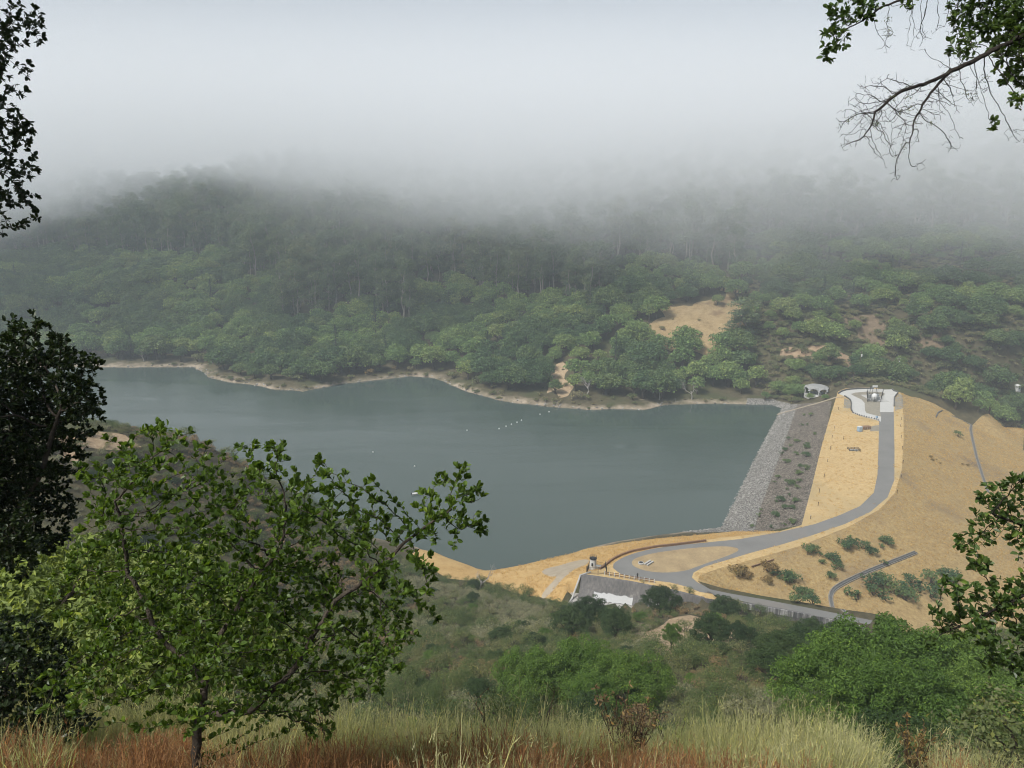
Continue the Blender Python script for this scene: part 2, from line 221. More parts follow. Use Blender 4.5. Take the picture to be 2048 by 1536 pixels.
ITM = {
 'gazebo': [(174.3, 408.7, 6.0)],
 'encl_front': [(189.4, 378.0, 11.0), (195.7, 378.0, 11.0)],
 'encl_back': [(196.9, 395.0, 11.0), (205.4, 395.0, 11.0)],
 'dome': [(193.1, 379.0, 11.0)],
 'loop_left': [(205.1, 405.5, 11.0), (196.5, 404.6, 11.0), (189.8, 403.0, 11.0), (184.8, 399.9, 11.0), (180.5, 394.5, 11.0)],
 'loop_left2': [(181.4, 388.9, 11.0), (181.6, 382.4, 11.0), (179.5, 376.1, 11.0), (173.6, 363.3, 11.0), (172.3, 358.0, 11.0)],
 'barrier': [(172.1, 357.6, 11.0), (173.4, 353.7, 11.0), (175.9, 349.9, 11.0), (178.5, 347.0, 11.0), (179.0, 344.6, 11.0)],
 'loop_right': [(214.8, 403.9, 11.0), (215.1, 397.1, 11.0), (207.3, 386.4, 11.0), (198.8, 369.6, 11.0)],
 'bluebox': [(179.4, 347.9, 11.0)],
 'toilet': [(162.3, 328.7, 11.0)],
 'crate': [(164.9, 331.4, 11.0), (168.7, 332.5, 11.0)],
 'grate': [(146.1, 302.7, 11.0), (149.7, 302.3, 11.0)],
 'posts_l': [(167.2, 363.3, 11.0), (152.4, 332.9, 11.0), (145.1, 318.3, 11.0), (149.7, 316.9, 11.0), (138.3, 303.6, 11.0), (130.7, 288.3, 11.0), (122.3, 271.3, 11.0), (114.4, 256.4, 11.0), (109.1, 244.2, 11.0), (102.2, 233.4, 11.0)],
 'posts_r': [(190.8, 346.2, 11.0), (185.1, 335.9, 11.0), (176.4, 318.3, 11.0), (169.4, 303.6, 11.0), (161.3, 287.0, 10.9), (152.8, 271.8, 10.8), (143.3, 256.1, 10.7), (92.3, 210.3, 9.6)],
 'poles': [(197.9, 415.6, 11.7), (239.7, 439.1, 3.6), (205.7, 426.1, 13.2), (237.8, 443.6, 7.2)],
 'hut': [(315.6, 446.1, -1.8)],
 'tower': [(24.3, 201.0, 9.8)],
 'fence': [(21.9, 196.2, 11.0), (25.2, 195.6, 11.0), (27.8, 196.2, 11.0), (27.9, 200.7, 10.7), (23.7, 206.3, 7.9)],
 'rail': [(27.1, 195.3, 11.0), (28.5, 194.7, 11.0), (29.9, 194.3, 11.0), (31.3, 193.9, 11.0), (32.6, 193.3, 11.0), (33.9, 192.9, 11.0), (35.2, 192.5, 11.0), (36.6, 191.9, 11.0), (38.0, 191.5, 11.0), (39.3, 191.1, 11.0), (40.7, 190.6, 11.0)],
 'bollard': [(36.4, 193.6, 11.0)],
 'curb': [(26.1, 198.6, 11.0), (29.5, 203.7, 10.4), (33.6, 208.9, 9.9), (38.7, 211.7, 10.1), (43.5, 212.5, 10.6), (48.4, 213.2, 11.0), (55.1, 214.9, 11.0), (62.2, 216.7, 11.0)],
 'slab': [(40.1, 201.0, 11.0), (42.5, 203.5, 11.0)],
 'ring': [(38.9, 202.2, 11.0)],
 'log': [(72.1, 201.4, 10.0), (80.2, 205.7, 10.1)],
 'buoys': [(-6.7, 365.6, 0.0), (-3.1, 369.8, 0.0), (-0.3, 373.2, 0.0), (2.7, 376.7, 0.0), (5.1, 380.3, 0.0), (15.5, 391.3, 0.0), (20.7, 396.0, 0.0), (-23.2, 363.1, 0.0), (-65.7, 330.1, 0.0), (-43.7, 311.8, 0.0)],
 'boat': [(-38.9, 280.2, 0.0)],
 'shed': [(-316.9, 649.4, 35.9), (-312.2, 638.4, 31.3)],
 'vans': [(-340.5, 657.5, 34.0), (-349.6, 659.4, 32.9), (-357.6, 664.2, 31.8)],
 'rip_shrubs': [(152.4, 370.6, 5.5), (154.3, 365.2, 7.2), (144.0, 351.3, 6.0), (146.4, 348.8, 7.3), (141.2, 329.2, 9.0), (132.2, 335.4, 4.6), (132.5, 325.9, 6.5), (128.3, 323.1, 5.5), (132.7, 315.5, 8.4), (131.2, 312.0, 8.4), (124.5, 318.7, 4.9), (121.4, 313.1, 4.8), (124.8, 306.6, 7.1), (126.6, 299.7, 9.0), (118.4, 300.7, 5.9), (119.7, 288.7, 8.4), (119.8, 283.3, 9.4), (122.1, 284.6, 10.0), (115.8, 280.0, 8.6), (109.2, 283.9, 5.5), (109.1, 271.9, 7.6), (112.7, 270.9, 9.0), (106.7, 267.8, 7.4), (109.4, 264.6, 9.0), (106.0, 279.4, 5.1), (105.0, 259.5, 8.2), (98.9, 257.8, 6.4), (100.8, 256.7, 7.3), (103.7, 251.2, 9.3), (99.0, 248.0, 8.1), (100.4, 246.1, 9.0), (94.1, 243.7, 7.2), (94.4, 246.1, 6.9), (92.3, 254.5, 4.6), (93.7, 242.9, 7.1), (84.9, 239.8, 4.8), (88.7, 231.3, 8.5), (95.7, 232.1, 9.8), (107.1, 310.1, 0.2), (109.3, 322.0, -0.0), (137.1, 376.7, -0.0), (78.0, 252.7, -0.0), (90.2, 248.0, 5.0), (92.9, 232.6, 8.8)],
 'slope_shrubs': [(223.9, 353.0, 0.2), (111.0, 221.5, 9.3), (111.5, 219.4, 8.4), (113.8, 218.5, 7.6), (115.4, 216.9, 6.6), (108.0, 217.0, 8.4), (94.1, 211.7, 9.7), (96.2, 210.9, 8.9), (96.3, 207.8, 7.8), (100.6, 209.5, 7.4), (100.3, 207.1, 6.6), (96.8, 202.9, 5.9), (76.8, 201.0, 9.0), (78.5, 200.0, 8.4), (80.0, 198.9, 7.7), (67.3, 198.0, 9.5), (69.8, 197.5, 9.0), (81.5, 198.8, 7.4), (82.9, 198.4, 6.8), (84.8, 195.1, 5.2), (86.6, 193.8, 4.4), (80.0, 185.0, 8.2), (84.2, 185.0, 7.8), (120.5, 220.8, 6.8), (124.1, 223.0, 6.5), (118.0, 213.0, 4.7), (75.6, 196.8, 7.7)],
 'low_shrubs': [(100.8, 197.6, 3.1), (102.6, 196.2, 2.3), (109.0, 202.2, 2.9), (113.9, 204.4, 2.6), (115.1, 201.9, 1.4), (119.2, 203.8, 1.2), (123.8, 206.8, 1.2), (125.9, 204.5, -0.1), (131.3, 208.8, 0.0), (133.9, 207.7, -1.1), (112.0, 198.5, 0.9), (119.0, 200.2, -0.1), (139.7, 212.3, -1.1), (108.5, 199.4, 2.0), (128.5, 203.3, -1.1)],
 'slope_marks': [(184.2, 306.5, 6.2), (186.1, 305.7, 5.4), (186.2, 302.5, 4.7), (183.2, 303.1, 5.9), (202.2, 312.1, 0.6), (205.3, 313.3, -0.3)],
 'bay_gaz': [(157.1, 422.0, 2.6), (167.8, 415.2, 3.0), (147.1, 413.8, 1.9), (167.9, 401.1, 5.5), (171.3, 389.5, 8.8), (160.9, 416.0, 2.5)],
 'far_dead': [(-2.8, 442.2, 3.4), (44.2, 416.7, 2.6), (86.0, 413.4, 2.0), (105.2, 414.8, 1.6), (-262.0, 511.4, 1.7)],
 'rust': [(-93.9, 469.0, 0.4), (-142.5, 516.2, 4.2), (-78.3, 480.8, 1.9)],
 'lone_gum': [(151.6, 473.8, 28.1)],
 'field_shrubs': [(119.9, 480.1, 28.2), (123.5, 478.4, 27.9), (109.2, 498.1, 34.4), (126.1, 493.5, 34.5), (100.5, 487.1, 29.6), (107.7, 472.5, 24.0), (161.0, 520.5, 44.9), (135.1, 472.0, 25.8)],
 'driftwood': [(27.6, 408.0, 1.2), (92.0, 414.2, 1.8), (19.0, 407.9, -0.0)],
 'knoll_oaks': [(30.5, 135.8, 32.5), (41.0, 128.9, 36.3), (26.9, 94.6, 52.6), (27.5, 90.3, 54.4), (26.6, 125.9, 36.9), (46.9, 123.3, 38.6), (14.5, 129.4, 34.6), (16.3, 120.7, 38.7), (10.3, 126.8, 35.8), (27.4, 179.5, 7.7), (27.4, 105.8, 46.9), (40.7, 111.0, 44.3)],
 'spill_shrubs': [(49.8, 183.9, 10.4), (45.7, 186.1, 11.0), (37.9, 189.2, 10.5)],
 'ridge_tree': [(-10.6, 178.1, 14.6), (-12.8, 180.0, 14.3), (-15.6, 166.8, 19.9)],
}
NEAR_DATA = "{'sap': [(-2.18, 4.39, 118.42, 0.235), (-2.58, 4.52, 118.27, 0.26), (-2.22, 5.08, 117.94, 0.33), (-1.63, 4.84, 118.0, 0.245), (-1.18, 4.31, 118.08, 0.283), (-0.98, 4.64, 117.86, 0.187), (-2.48, 4.67, 117.78, 0.446), (-1.74, 4.31, 117.81, 0.447), (-1.35, 4.86, 117.41, 0.471), (-0.71, 4.24, 117.74, 0.316), (-0.45, 4.59, 117.85, 0.202), (-0.27, 4.76, 117.96, 0.111), (-0.34, 4.71, 118.16, 0.081), (-0.56, 4.81, 117.86, 0.158), (-2.51, 4.77, 117.06, 0.543), (-3.08, 5.02, 117.07, 0.416), (-1.66, 4.29, 117.2, 0.493), (-1.15, 4.65, 116.97, 0.462), (-0.77, 4.73, 117.08, 0.269), (-2.55, 4.23, 116.91, 0.395), (-1.86, 3.93, 117.05, 0.338), (-1.61, 4.86, 116.36, 0.38), (-0.97, 4.23, 116.91, 0.247), (-2.94, 4.22, 116.8, 0.198), (-1.44, 4.71, 116.17, 0.168), (-2.5, 4.94, 118.37, 0.091), (-1.61, 4.79, 118.29, 0.089), (-1.93, 5.11, 118.18, 0.08), (-0.79, 4.02, 117.24, 0.186), (-0.27, 4.9, 117.67, 0.101), (-1.29, 4.66, 118.22, 0.084), (-0.89, 4.34, 118.21, 0.069), (-0.51, 4.93, 118.0, 0.078), (-2.92, 5.17, 117.74, 0.301), (-2.72, 4.36, 117.78, 0.161), (-1.64, 4.7, 117.26, 0.425), (-1.99, 4.37, 117.45, 0.396)], 'sap_roots': [[(-2.21, 4.27, 115.99), (-2.17, 4.34, 116.43), (-2.12, 4.41, 116.7), (-2.01, 4.49, 117.03), (-1.74, 4.6, 117.43), (-1.6, 4.64, 117.6)], [(-2.15, 4.35, 116.47), (-1.77, 4.28, 116.6), (-1.4, 4.28, 116.99), (-1.17, 4.38, 117.37), (-0.87, 4.43, 117.57), (-0.41, 4.57, 117.93)], [(-2.12, 4.41, 116.7), (-2.49, 4.66, 116.88), (-2.74, 4.78, 117.33), (-2.79, 4.82, 117.89)]], 'dark': [(-6.15, 9.2, 117.9, 0.574), (-6.25, 9.27, 118.28, 0.286), (-5.07, 8.23, 117.89, 0.344), (-6.44, 9.23, 117.37, 0.778), (-5.61, 8.87, 117.21, 0.47), (-6.08, 8.81, 116.83, 0.693), (-5.53, 9.33, 117.81, 0.194), (-5.15, 8.53, 117.56, 0.252), (-6.42, 8.81, 116.29, 0.704), (-6.24, 8.93, 115.89, 0.556), (-5.62, 7.56, 116.16, 0.448), (-6.21, 8.79, 115.56, 0.293), (-6.75, 8.47, 117.58, 1.012), (-6.93, 8.31, 116.37, 1.151), (-5.11, 8.2, 118.31, 0.141), (-7.04, 8.47, 115.41, 0.506)], 'dark_roots': [[(-6.65, 7.36, 112.59), (-6.59, 7.58, 113.41), (-6.47, 7.89, 114.59), (-6.35, 8.19, 115.76), (-6.23, 8.5, 116.94)], [(-6.35, 8.19, 115.76), (-5.74, 8.43, 116.65), (-5.5, 8.63, 117.41)]], 'bush': [(-4.7, 6.08, 115.61, 0.449), (-4.73, 6.59, 115.3, 0.281), (-4.73, 5.94, 115.17, 0.518), (-4.48, 6.21, 115.06, 0.343), (-4.62, 6.26, 115.87, 0.216), (-5.41, 6.34, 115.36, 0.544), (-5.14, 5.85, 115.13, 0.513), (-4.06, 5.85, 115.19, 0.186), (-5.1, 6.58, 115.72, 0.201)], 'bush_roots': [[(-5.13, 5.86, 113.98), (-5.03, 6.06, 114.73), (-4.93, 6.25, 115.44)], [(-5.03, 6.06, 114.73), (-4.48, 6.1, 115.27)]], 'tall': [(-5.66, 9.04, 121.74, 0.309), (-5.32, 8.84, 121.85, 0.207), (-5.53, 9.26, 121.77, 0.138), (-5.25, 8.22, 121.2, 0.124), (-5.57, 9.05, 121.32, 0.114), (-5.07, 8.11, 120.97, 0.113), (-5.83, 9.04, 120.73, 0.243), (-5.35, 8.59, 120.63, 0.154), (-5.46, 8.5, 120.37, 0.247), (-5.58, 8.91, 120.2, 0.127), (-5.66, 8.63, 120.0, 0.254), (-5.47, 8.6, 119.89, 0.158), (-4.77, 7.66, 119.78, 0.061), (-5.4, 7.99, 119.56, 0.048), (-5.6, 8.14, 121.47, 0.558), (-5.69, 8.06, 120.65, 0.567), (-5.66, 7.89, 119.9, 0.362), (-6.5, 5.5, 126.5, 2.0), (-5.5, 4.0, 127.8, 1.8), (-8, 4, 126, 2.2), (-4.5, 6, 128.4, 1.6), (-7.5, 7.5, 125.8, 1.6), (-6.2, 2.2, 127.4, 2.0)], 'tall_roots': [[(-8.6, 5.2, 112.9), (-8.5, 5.3, 116.5), (-8.2, 5.5, 120), (-7.8, 5.6, 123.5), (-6.6, 5.6, 126)], [(-8.2, 5.5, 120.5), (-6.4, 8.34, 120.26), (-5.86, 8.34, 120.26)], [(-7.9, 5.6, 123), (-6.35, 8.71, 121.67), (-5.81, 8.71, 121.67)]], 'right': [(3.04, 7.4, 121.59, 0.182), (2.71, 6.77, 121.22, 0.126), (2.71, 6.86, 121.11, 0.06), (3.12, 7.12, 121.55, 0.114), (4.22, 7.39, 121.61, 0.251), (4.52, 7.43, 121.43, 0.231), (4.54, 7.15, 121.09, 0.189), (4.35, 6.71, 120.74, 0.111), (4.24, 6.9, 120.55, 0.062), (4.04, 7.2, 121.26, 0.144), (3.33, 6.79, 121.5, 0.075), (4.53, 7.26, 121.58, 0.246), (4.75, 6.98, 121.34, 0.52), (4.86, 6.99, 120.77, 0.266), (3.69, 5.19, 117.69, 0.174), (3.58, 5.14, 117.51, 0.151), (3.38, 5.03, 117.46, 0.097), (3.48, 5.01, 117.29, 0.09), (3.62, 4.97, 117.97, 0.093), (3.76, 5.04, 117.56, 0.149), (3.14, 4.73, 117.26, 0.1), (3.43, 4.9, 117.06, 0.163), (3.68, 4.94, 117.08, 0.157), (3.33, 5.01, 116.78, 0.107), (3.11, 4.83, 117.0, 0.055), (3.3, 4.59, 116.97, 0.134), (3.75, 4.88, 116.86, 0.205), (3.47, 4.65, 116.73, 0.122), (3.88, 4.91, 116.46, 0.137), (3.99, 4.9, 117.27, 0.257), (3.05, 4.77, 116.79, 0.059), (6.3, 4.7, 125.3, 0.8), (7.1, 5.3, 123.6, 0.8), (6.4, 5.6, 121.2, 0.6)], 'right_bare': [(3.35, 7.18, 120.79, 0.273), (3.0, 6.8, 120.55, 0.209), (3.36, 6.76, 120.52, 0.225), (3.58, 6.82, 120.73, 0.217), (3.86, 6.92, 120.81, 0.197), (3.17, 6.54, 120.29, 0.144), (3.38, 6.78, 120.13, 0.079), (3.72, 7.34, 121.37, 0.164), (3.89, 7.13, 121.41, 0.133), (3.13, 7.08, 120.78, 0.135), (4.03, 7.1, 120.4, 0.128), (3.7, 6.99, 120.22, 0.072), (3.35, 7.21, 121.3, 0.117), (4.23, 7.14, 120.87, 0.154), (4.55, 7.04, 120.48, 0.109), (2.86, 6.66, 120.37, 0.069), (3.88, 7.0, 121.1, 0.132)], 'right_roots': [[(5.35, 5.0, 114.4), (5.35, 5.0, 117), (5.3, 5.0, 120), (5.25, 5.0, 123.4), (5.35, 5.0, 125.5)], [(5.25, 5.0, 122.6), (4.86, 7.07, 121.52), (4.46, 7.01, 121.31), (4.11, 7.01, 121.13), (3.8, 6.98, 120.98), (3.58, 6.95, 120.89), (3.36, 6.93, 120.81), (3.17, 6.89, 120.66)], [(5.25, 5.0, 123.2), (4.73, 7.21, 121.87), (3.85, 7.18, 121.74), (3.23, 7.13, 121.55), (2.93, 7.08, 121.36)], [(3.8, 6.98, 120.98), (3.67, 6.93, 120.81), (3.54, 6.88, 120.59)], [(5.3, 5.0, 118.6), (4.26, 5.02, 117.07), (3.81, 4.92, 117.09), (3.48, 4.88, 116.93), (3.14, 4.84, 116.76)], [(5.3, 5.0, 119.4), (4.26, 5.14, 117.51), (3.85, 5.05, 117.56), (3.59, 5.07, 117.66)]], 'stalks': [(-1.95, 6.6, 0.75, 'brown leafy dry plant under the right sprays of the young oak', 5, 90, 0), (-0.59, 6.4, 0.55, 'dark dry seed stalk in the rusty stems at the bottom middle', 3, 30, 0), (-0.21, 6.6, 0.95, 'tallest dark dry seed stalk, left of the bright bays', 2, 40, 0), (0.28, 6.9, 0.85, 'dead dark twigs leaning up before the bright bays', 4, 6, 0), (1.17, 6.6, 0.95, 'bushy brown dry plant in the middle of the rusty stems', 12, 420, 0), (1.35, 6.7, 0.9, 'bushy brown dry plant beside the rusty patch on its right', 12, 400, 0), (4.42, 6.8, 0.7, 'rusty leafed plant low before the big green bays', 10, 380, 1), (-2.11, 6.5, 0.5, 'yellowing leafy plant at the foot of the young oak', 6, 120, 2), (2.06, 8.0, 0.7, 'small yellow green plant behind the rusty patch', 6, 120, 2)]}"
def rbf_fit(pts, c=18.0):
    P = np.array(pts, float); n = len(P)
    r = np.sqrt(((P[:, None, :2] - P[None, :, :2])**2).sum(-1) + c*c)
    A = np.zeros((n+3, n+3)); A[:n, :n] = r
    A[:n, n] = 1; A[:n, n+1:] = P[:, :2]; A[n, :n] = 1; A[n+1:, :n] = P[:, :2].T
    A[:n, :n] -= np.eye(n)*0.5
    b = np.zeros(n+3); b[:n] = P[:, 2]
    return P, np.linalg.solve(A, b), c
def rbf_eval(fit, x, y):
    P, w, c = fit; n = len(P); out = np.empty(x.shape)
    for i in range(0, len(x), 20000):
        xs = x[i:i+20000]; ys = y[i:i+20000]
        r = np.sqrt((xs[:, None]-P[None, :, 0])**2 + (ys[:, None]-P[None, :, 1])**2 + c*c)
        out[i:i+20000] = r @ w[:n] + w[n] + w[n+1]*xs + w[n+2]*ys
    return out
def in_poly(poly, x, y):
    p = np.array(poly, float); ins = np.zeros(x.shape, bool)
    for a, b in zip(p, np.roll(p, -1, 0)):
        c = (a[1] > y) != (b[1] > y)
        with np.errstate(divide='ignore', invalid='ignore'):
            xi = (b[0]-a[0])*(y-a[1])/(b[1]-a[1]) + a[0]
        ins ^= c & (x < xi)
    return ins
def seg_dist(poly, x, y, closed=True):
    p = np.array(poly, float)[:, :2]; q = np.roll(p, -1, 0)
    if not closed: p, q = p[:-1], q[:-1]
    best = np.full(x.shape, 1e18)
    for a, b in zip(p, q):
        d = b-a; L = d @ d + 1e-12
        t = np.clip(((x-a[0])*d[0] + (y-a[1])*d[1])/L, 0, 1)
        best = np.minimum(best, (x-a[0]-t*d[0])**2 + (y-a[1]-t*d[1])**2)
    return np.sqrt(best)
def smooth(a, b, x):
    t = np.clip((x-a)/(b-a), 0, 1); return t*t*(3-2*t)
def vnoise(x, y, seed=0):
    xi = np.floor(x).astype(np.int64); yi = np.floor(y).astype(np.int64); fx = x-xi; fy = y-yi
    fx = fx*fx*(3-2*fx); fy = fy*fy*(3-2*fy)
    def h(i, j):
        v = (i*374761393 + j*668265263 + seed*974634) & 0x7fffffff
        v = ((v ^ (v >> 13))*1274126177) & 0x7fffffff
        return ((v ^ (v >> 16)) & 0xffff)/65535.0
    return (h(xi, yi)*(1-fx)+h(xi+1, yi)*fx)*(1-fy) + (h(xi, yi+1)*(1-fx)+h(xi+1, yi+1)*fx)*fy
def fbm(x, y, s, o=4, seed=0):
    r = 0; a = 0.5
    for k in range(o):
        r = r + a*(vnoise(x/s, y/s, seed+k)-0.5); s *= 0.5; a *= 0.5
    return r
def height(x, y):
    x = np.asarray(x, float); y = np.asarray(y, float)
    T = rbf_eval(FIT, x, y)
    far = smooth(430, 560, y)
    T = T + fbm(x, y, 60, 4, 3)*(3.0 + 9.0*far)*smooth(6, 60, y) + fbm(x, y, 9, 3, 11)*1.2*smooth(20, 60, y)
    # shore
    d = seg_dist(LAKE, x, y); ins = in_poly(LAKE, x, y)
    bank = np.minimum((0.26+.5*vnoise(x/21, y/21, 71)**2)*d, 1.6 + 0.10*d)
    s = smooth(5, 40, d); T = np.where(ins, -0.4*d, bank*(1-s) + T*s)
    # dam
    dc = seg_dist(CREST, x, y); inc = in_poly(CREST, x, y)
    side = (x-AX[0])*AXN[0] + (y-AX[1])*AXN[1]      # >0 downstream
    D = CZ - dc*np.where(side > 0, 0.42, 0.40)
    D = np.where(inc, CZ, D)
    w = smooth(-1.0, 1.0, D-T)
    h = T*(1-w) + D*w
    h = np.where(inc, CZ, h)
    # spillway channel
    inch = in_poly(CHAN, x, y); dch = seg_dist(CHAN, x, y)
    cf = 6.2 - 0.040*(x-19)
    h = np.where(inch, np.minimum(h, cf), h)
    # access road bench
    dr = seg_dist(ACC, x, y, False)
    ra = 11.0 - np.clip((x-54)/42, 0, 1.4)*4.5
    w = (1-smooth(4.2, 9.0, dr))*(~inc)*(~inch)*(1-smooth(0, 1, (ACC[0][0]+2-x)/4))
    h = h*(1-w) + ra*w
    return h
def wiggle(poly, amp, k):
    out = []
    for i, (a, b) in enumerate(zip(poly, poly[1:]+poly[:1])):
        n = max(int(math.dist(a, b)/4), 1) if i < k else 1
        for j in range(n):
            q = np.array([a[0]+(b[0]-a[0])*j/n, a[1]+(b[1]-a[1])*j/n])
            if i < k: q = q+np.array([float(fbm(q[:1], q[1:], 30, 4, 81)[0]), float(fbm(q[:1], q[1:], 30, 4, 91)[0])])*amp
            out.append((float(q[0]), float(q[1])))
    return out
LAKE = wiggle([tuple(q) for q in LAKE], 13, 16)
FIT = rbf_fit(CTL)
def hz(x, y): return float(height(np.array([x], float), np.array([y], float))[0])
# ground materials
def ground_mat(name, stops, sc=0.35, fine=3.0, bs=0.6, bd=0.3, rough=0.95, patch=None, shore=0):
    m, nt, N, L = new_mat(name); p = princ(nt); g = nd(nt, 'ShaderNodeNewGeometry'); pos = g.outputs['Position']
    a = noise(nt, sc, 6, 0.65, pos); b = noise(nt, fine, 4, 0.7, pos); big = noise(nt, 0.03, 4, 0.6, pos)
    f = math_(nt, 'ADD', math_(nt, 'ADD', math_(nt, 'MULTIPLY', a, .45), math_(nt, 'MULTIPLY', b, .35)), math_(nt, 'MULTIPLY', big, .2))
    c = ramp(nt, f, stops)
    if patch: c = mixc(nt, maprange(nt, big, patch[1], patch[2]), c, mixc(nt, a, patch[0], tuple(q*.6 for q in patch[0])))
    if shore:
        z = nd(nt, 'ShaderNodeSeparateXYZ'); L.new(pos, z.inputs[0])
        inl = maprange(nt, z.outputs[0], 165, 182, 1, 0)
        wob = math_(nt, 'ADD', z.outputs[2], math_(nt, 'MULTIPLY', math_(nt, 'SUBTRACT', noise(nt, .12, 3, .6, pos), .5), 3.0))
        rock = ramp(nt, math_(nt, 'ADD', math_(nt, 'MULTIPLY', b, .6), math_(nt, 'MULTIPLY', a, .4)), [(.3, (.12, .095, .065)), (.5, (.30, .245, .18)), (.7, (.46, .39, .30))])
        inl = math_(nt, 'MULTIPLY', inl, maprange(nt, noise(nt, .055, 4, .7, pos), .36, .58, .12, 1))
        c = mixc(nt, math_(nt, 'MULTIPLY', maprange(nt, wob, shore+.7, shore-.7), inl), c, rock)
        c = mixc(nt, math_(nt, 'MULTIPLY', maprange(nt, z.outputs[2], .25, .02), inl), c, (.09, .075, .055))
    setcol(nt, c); p.inputs['Roughness'].default_value = rough; p.inputs['Specular IOR Level'].default_value = 0.1
    L.new(bump(nt, f, bs, bd), p.inputs['Normal'])
    return m
M_GROUND = ground_mat('forest_floor', [(.3, (.030, .028, .016)), (.5, (.075, .065, .036)), (.7, (.17, .135, .08))], patch=((.075, .08, .036), .5, .62), shore=1.35)
GOLD = [(.3, (0.227, 0.148, 0.065)), (.44, (0.409, 0.287, 0.133)), (.56, (0.494, 0.361, 0.180)), (.72, (0.551, 0.426, 0.233))]
M_GOLD = ground_mat('dry_grass_turf', GOLD, .9, 3.2, .45, .3, patch=((.46, .345, .175), .48, .64))
M_GOLD2 = ground_mat('coarse_dry_grass', [(.3, (0.148, 0.099, 0.048)), (.45, (0.309, 0.218, 0.099)), (.58, (0.413, 0.305, 0.143)), (.74, (0.475, 0.371, 0.206))], .7, 1.9, 1.0, .7, patch=((0.256, 0.188, 0.114), .50, .68))
M_BANKG = ground_mat('bank_dry_grass', [(.3, (0.205, 0.129, 0.047)), (.46, (0.397, 0.256, 0.102)), (.6, (0.465, 0.321, 0.142)), (.75, (0.423, 0.328, 0.202))], .3, 1.8, .7, .4, shore=-.1)
M_CLEAR = ground_mat('pale_dry_grass', [(.3, (0.145, 0.099, 0.046)), (.46, (0.305, 0.219, 0.112)), (.6, (0.385, 0.285, 0.153)), (.75, (0.437, 0.331, 0.192))], .2, 1.0, 1.0, 1.0, patch=((0.225, 0.145, 0.079), .55, .64))
M_BARE = ground_mat('bare_pink_earth', [(.3, (0.105, 0.064, 0.038)), (.48, (0.255, 0.158, 0.098)), (.7, (0.390, 0.270, 0.180))], .5, 3, .8, .3)
M_BRUSHB = ground_mat('tan_cut_slope', [(.3, (.13, .085, .055)), (.48, (.25, .175, .11)), (.7, (.38, .28, .18))], .3, 1.5, .8, .5)
M_BRUSHG = ground_mat('brushy_brown_earth', [(.3, (.075, .055, .035)), (.48, (.15, .11, .07)), (.7, (.26, .20, .13))], .3, 1.5, .8, .5)
M_BLUFF = ground_mat('tan_bluff', [(.3, (.16, .11, .07)), (.48, (.32, .23, .14)), (.7, (.48, .38, .25))], .5, 2, .8, .5)
M_ASPH = ground_mat('worn_asphalt', [(.3, (0.143, 0.139, 0.131)), (.5, (0.176, 0.173, 0.161)), (.7, (0.210, 0.203, 0.188))], .12, 5, .2, .05, .9, patch=((0.240, 0.225, 0.203), .58, .66))
M_CONC = ground_mat('new_pale_concrete', [(.3, (0.374, 0.367, 0.342)), (.7, (0.464, 0.458, 0.433))], .4, 6, .1, .02, .8)
M_GRAV = ground_mat('grey_gravel', [(.3, (0.150, 0.135, 0.105)), (.5, (0.232, 0.210, 0.165)), (.7, (0.300, 0.270, 0.217))], .5, 8, .5, .1)
M_TRACK = ground_mat('pale_dirt', [(.3, (0.225, 0.180, 0.120)), (.5, (0.330, 0.277, 0.203)), (.7, (0.413, 0.360, 0.277))], .4, 5, .4, .1)
M_ISLE = ground_mat('straw_verge', [(.3, (0.180, 0.128, 0.068)), (.48, (0.300, 0.225, 0.128)), (.64, (0.405, 0.307, 0.165)), (.8, (0.465, 0.352, 0.188))], .25, 2.5, .6, .2)
def rock_mat(name, stops, scale, bd):
    m, nt, N, L = new_mat(name); p = princ(nt); g = nd(nt, 'ShaderNodeNewGeometry'); pos = g.outputs['Position']
    v = nd(nt, 'ShaderNodeTexVoronoi'); v.inputs['Scale'].default_value = scale; L.new(pos, v.inputs['Vector'])
    s = nd(nt, 'ShaderNodeSeparateColor'); L.new(v.outputs['Color'], s.inputs[0])
    z = nd(nt, 'ShaderNodeSeparateXYZ'); L.new(pos, z.inputs[0])
    c = ramp(nt, math_(nt, 'ADD', math_(nt, 'MULTIPLY', s.outputs[0], .6), math_(nt, 'MULTIPLY', noise(nt, .25, 4, .6, pos), .4)), stops)
    c = mixc(nt, 1.0, c, ramp(nt, v.outputs['Distance'], [(0, (1.1, 1.1, 1.1)), (.55, (.9, .9, .9)), (.8, (.3, .3, .3))]), 'MULTIPLY')
    setcol(nt, c); p.inputs['Roughness'].default_value = .9; p.inputs['Specular IOR Level'].default_value = .15
    h = math_(nt, 'SUBTRACT', math_(nt, 'MULTIPLY', s.outputs[1], .5), v.outputs['Distance'])
    L.new(bump(nt, h, 1.0, bd), p.inputs['Normal'])
    return m
M_RIPL = rock_mat('pale_riprap_rock', [(.2, (0.116, 0.108, 0.094)), (.5, (0.233, 0.221, 0.198)), (.8, (0.396, 0.378, 0.341))], 2.3, .22)
M_RIPU = rock_mat('brown_riprap_rock', [(.2, (0.078, 0.064, 0.051)), (.5, (0.156, 0.133, 0.106)), (.8, (0.276, 0.239, 0.193))], 2.2, .2)
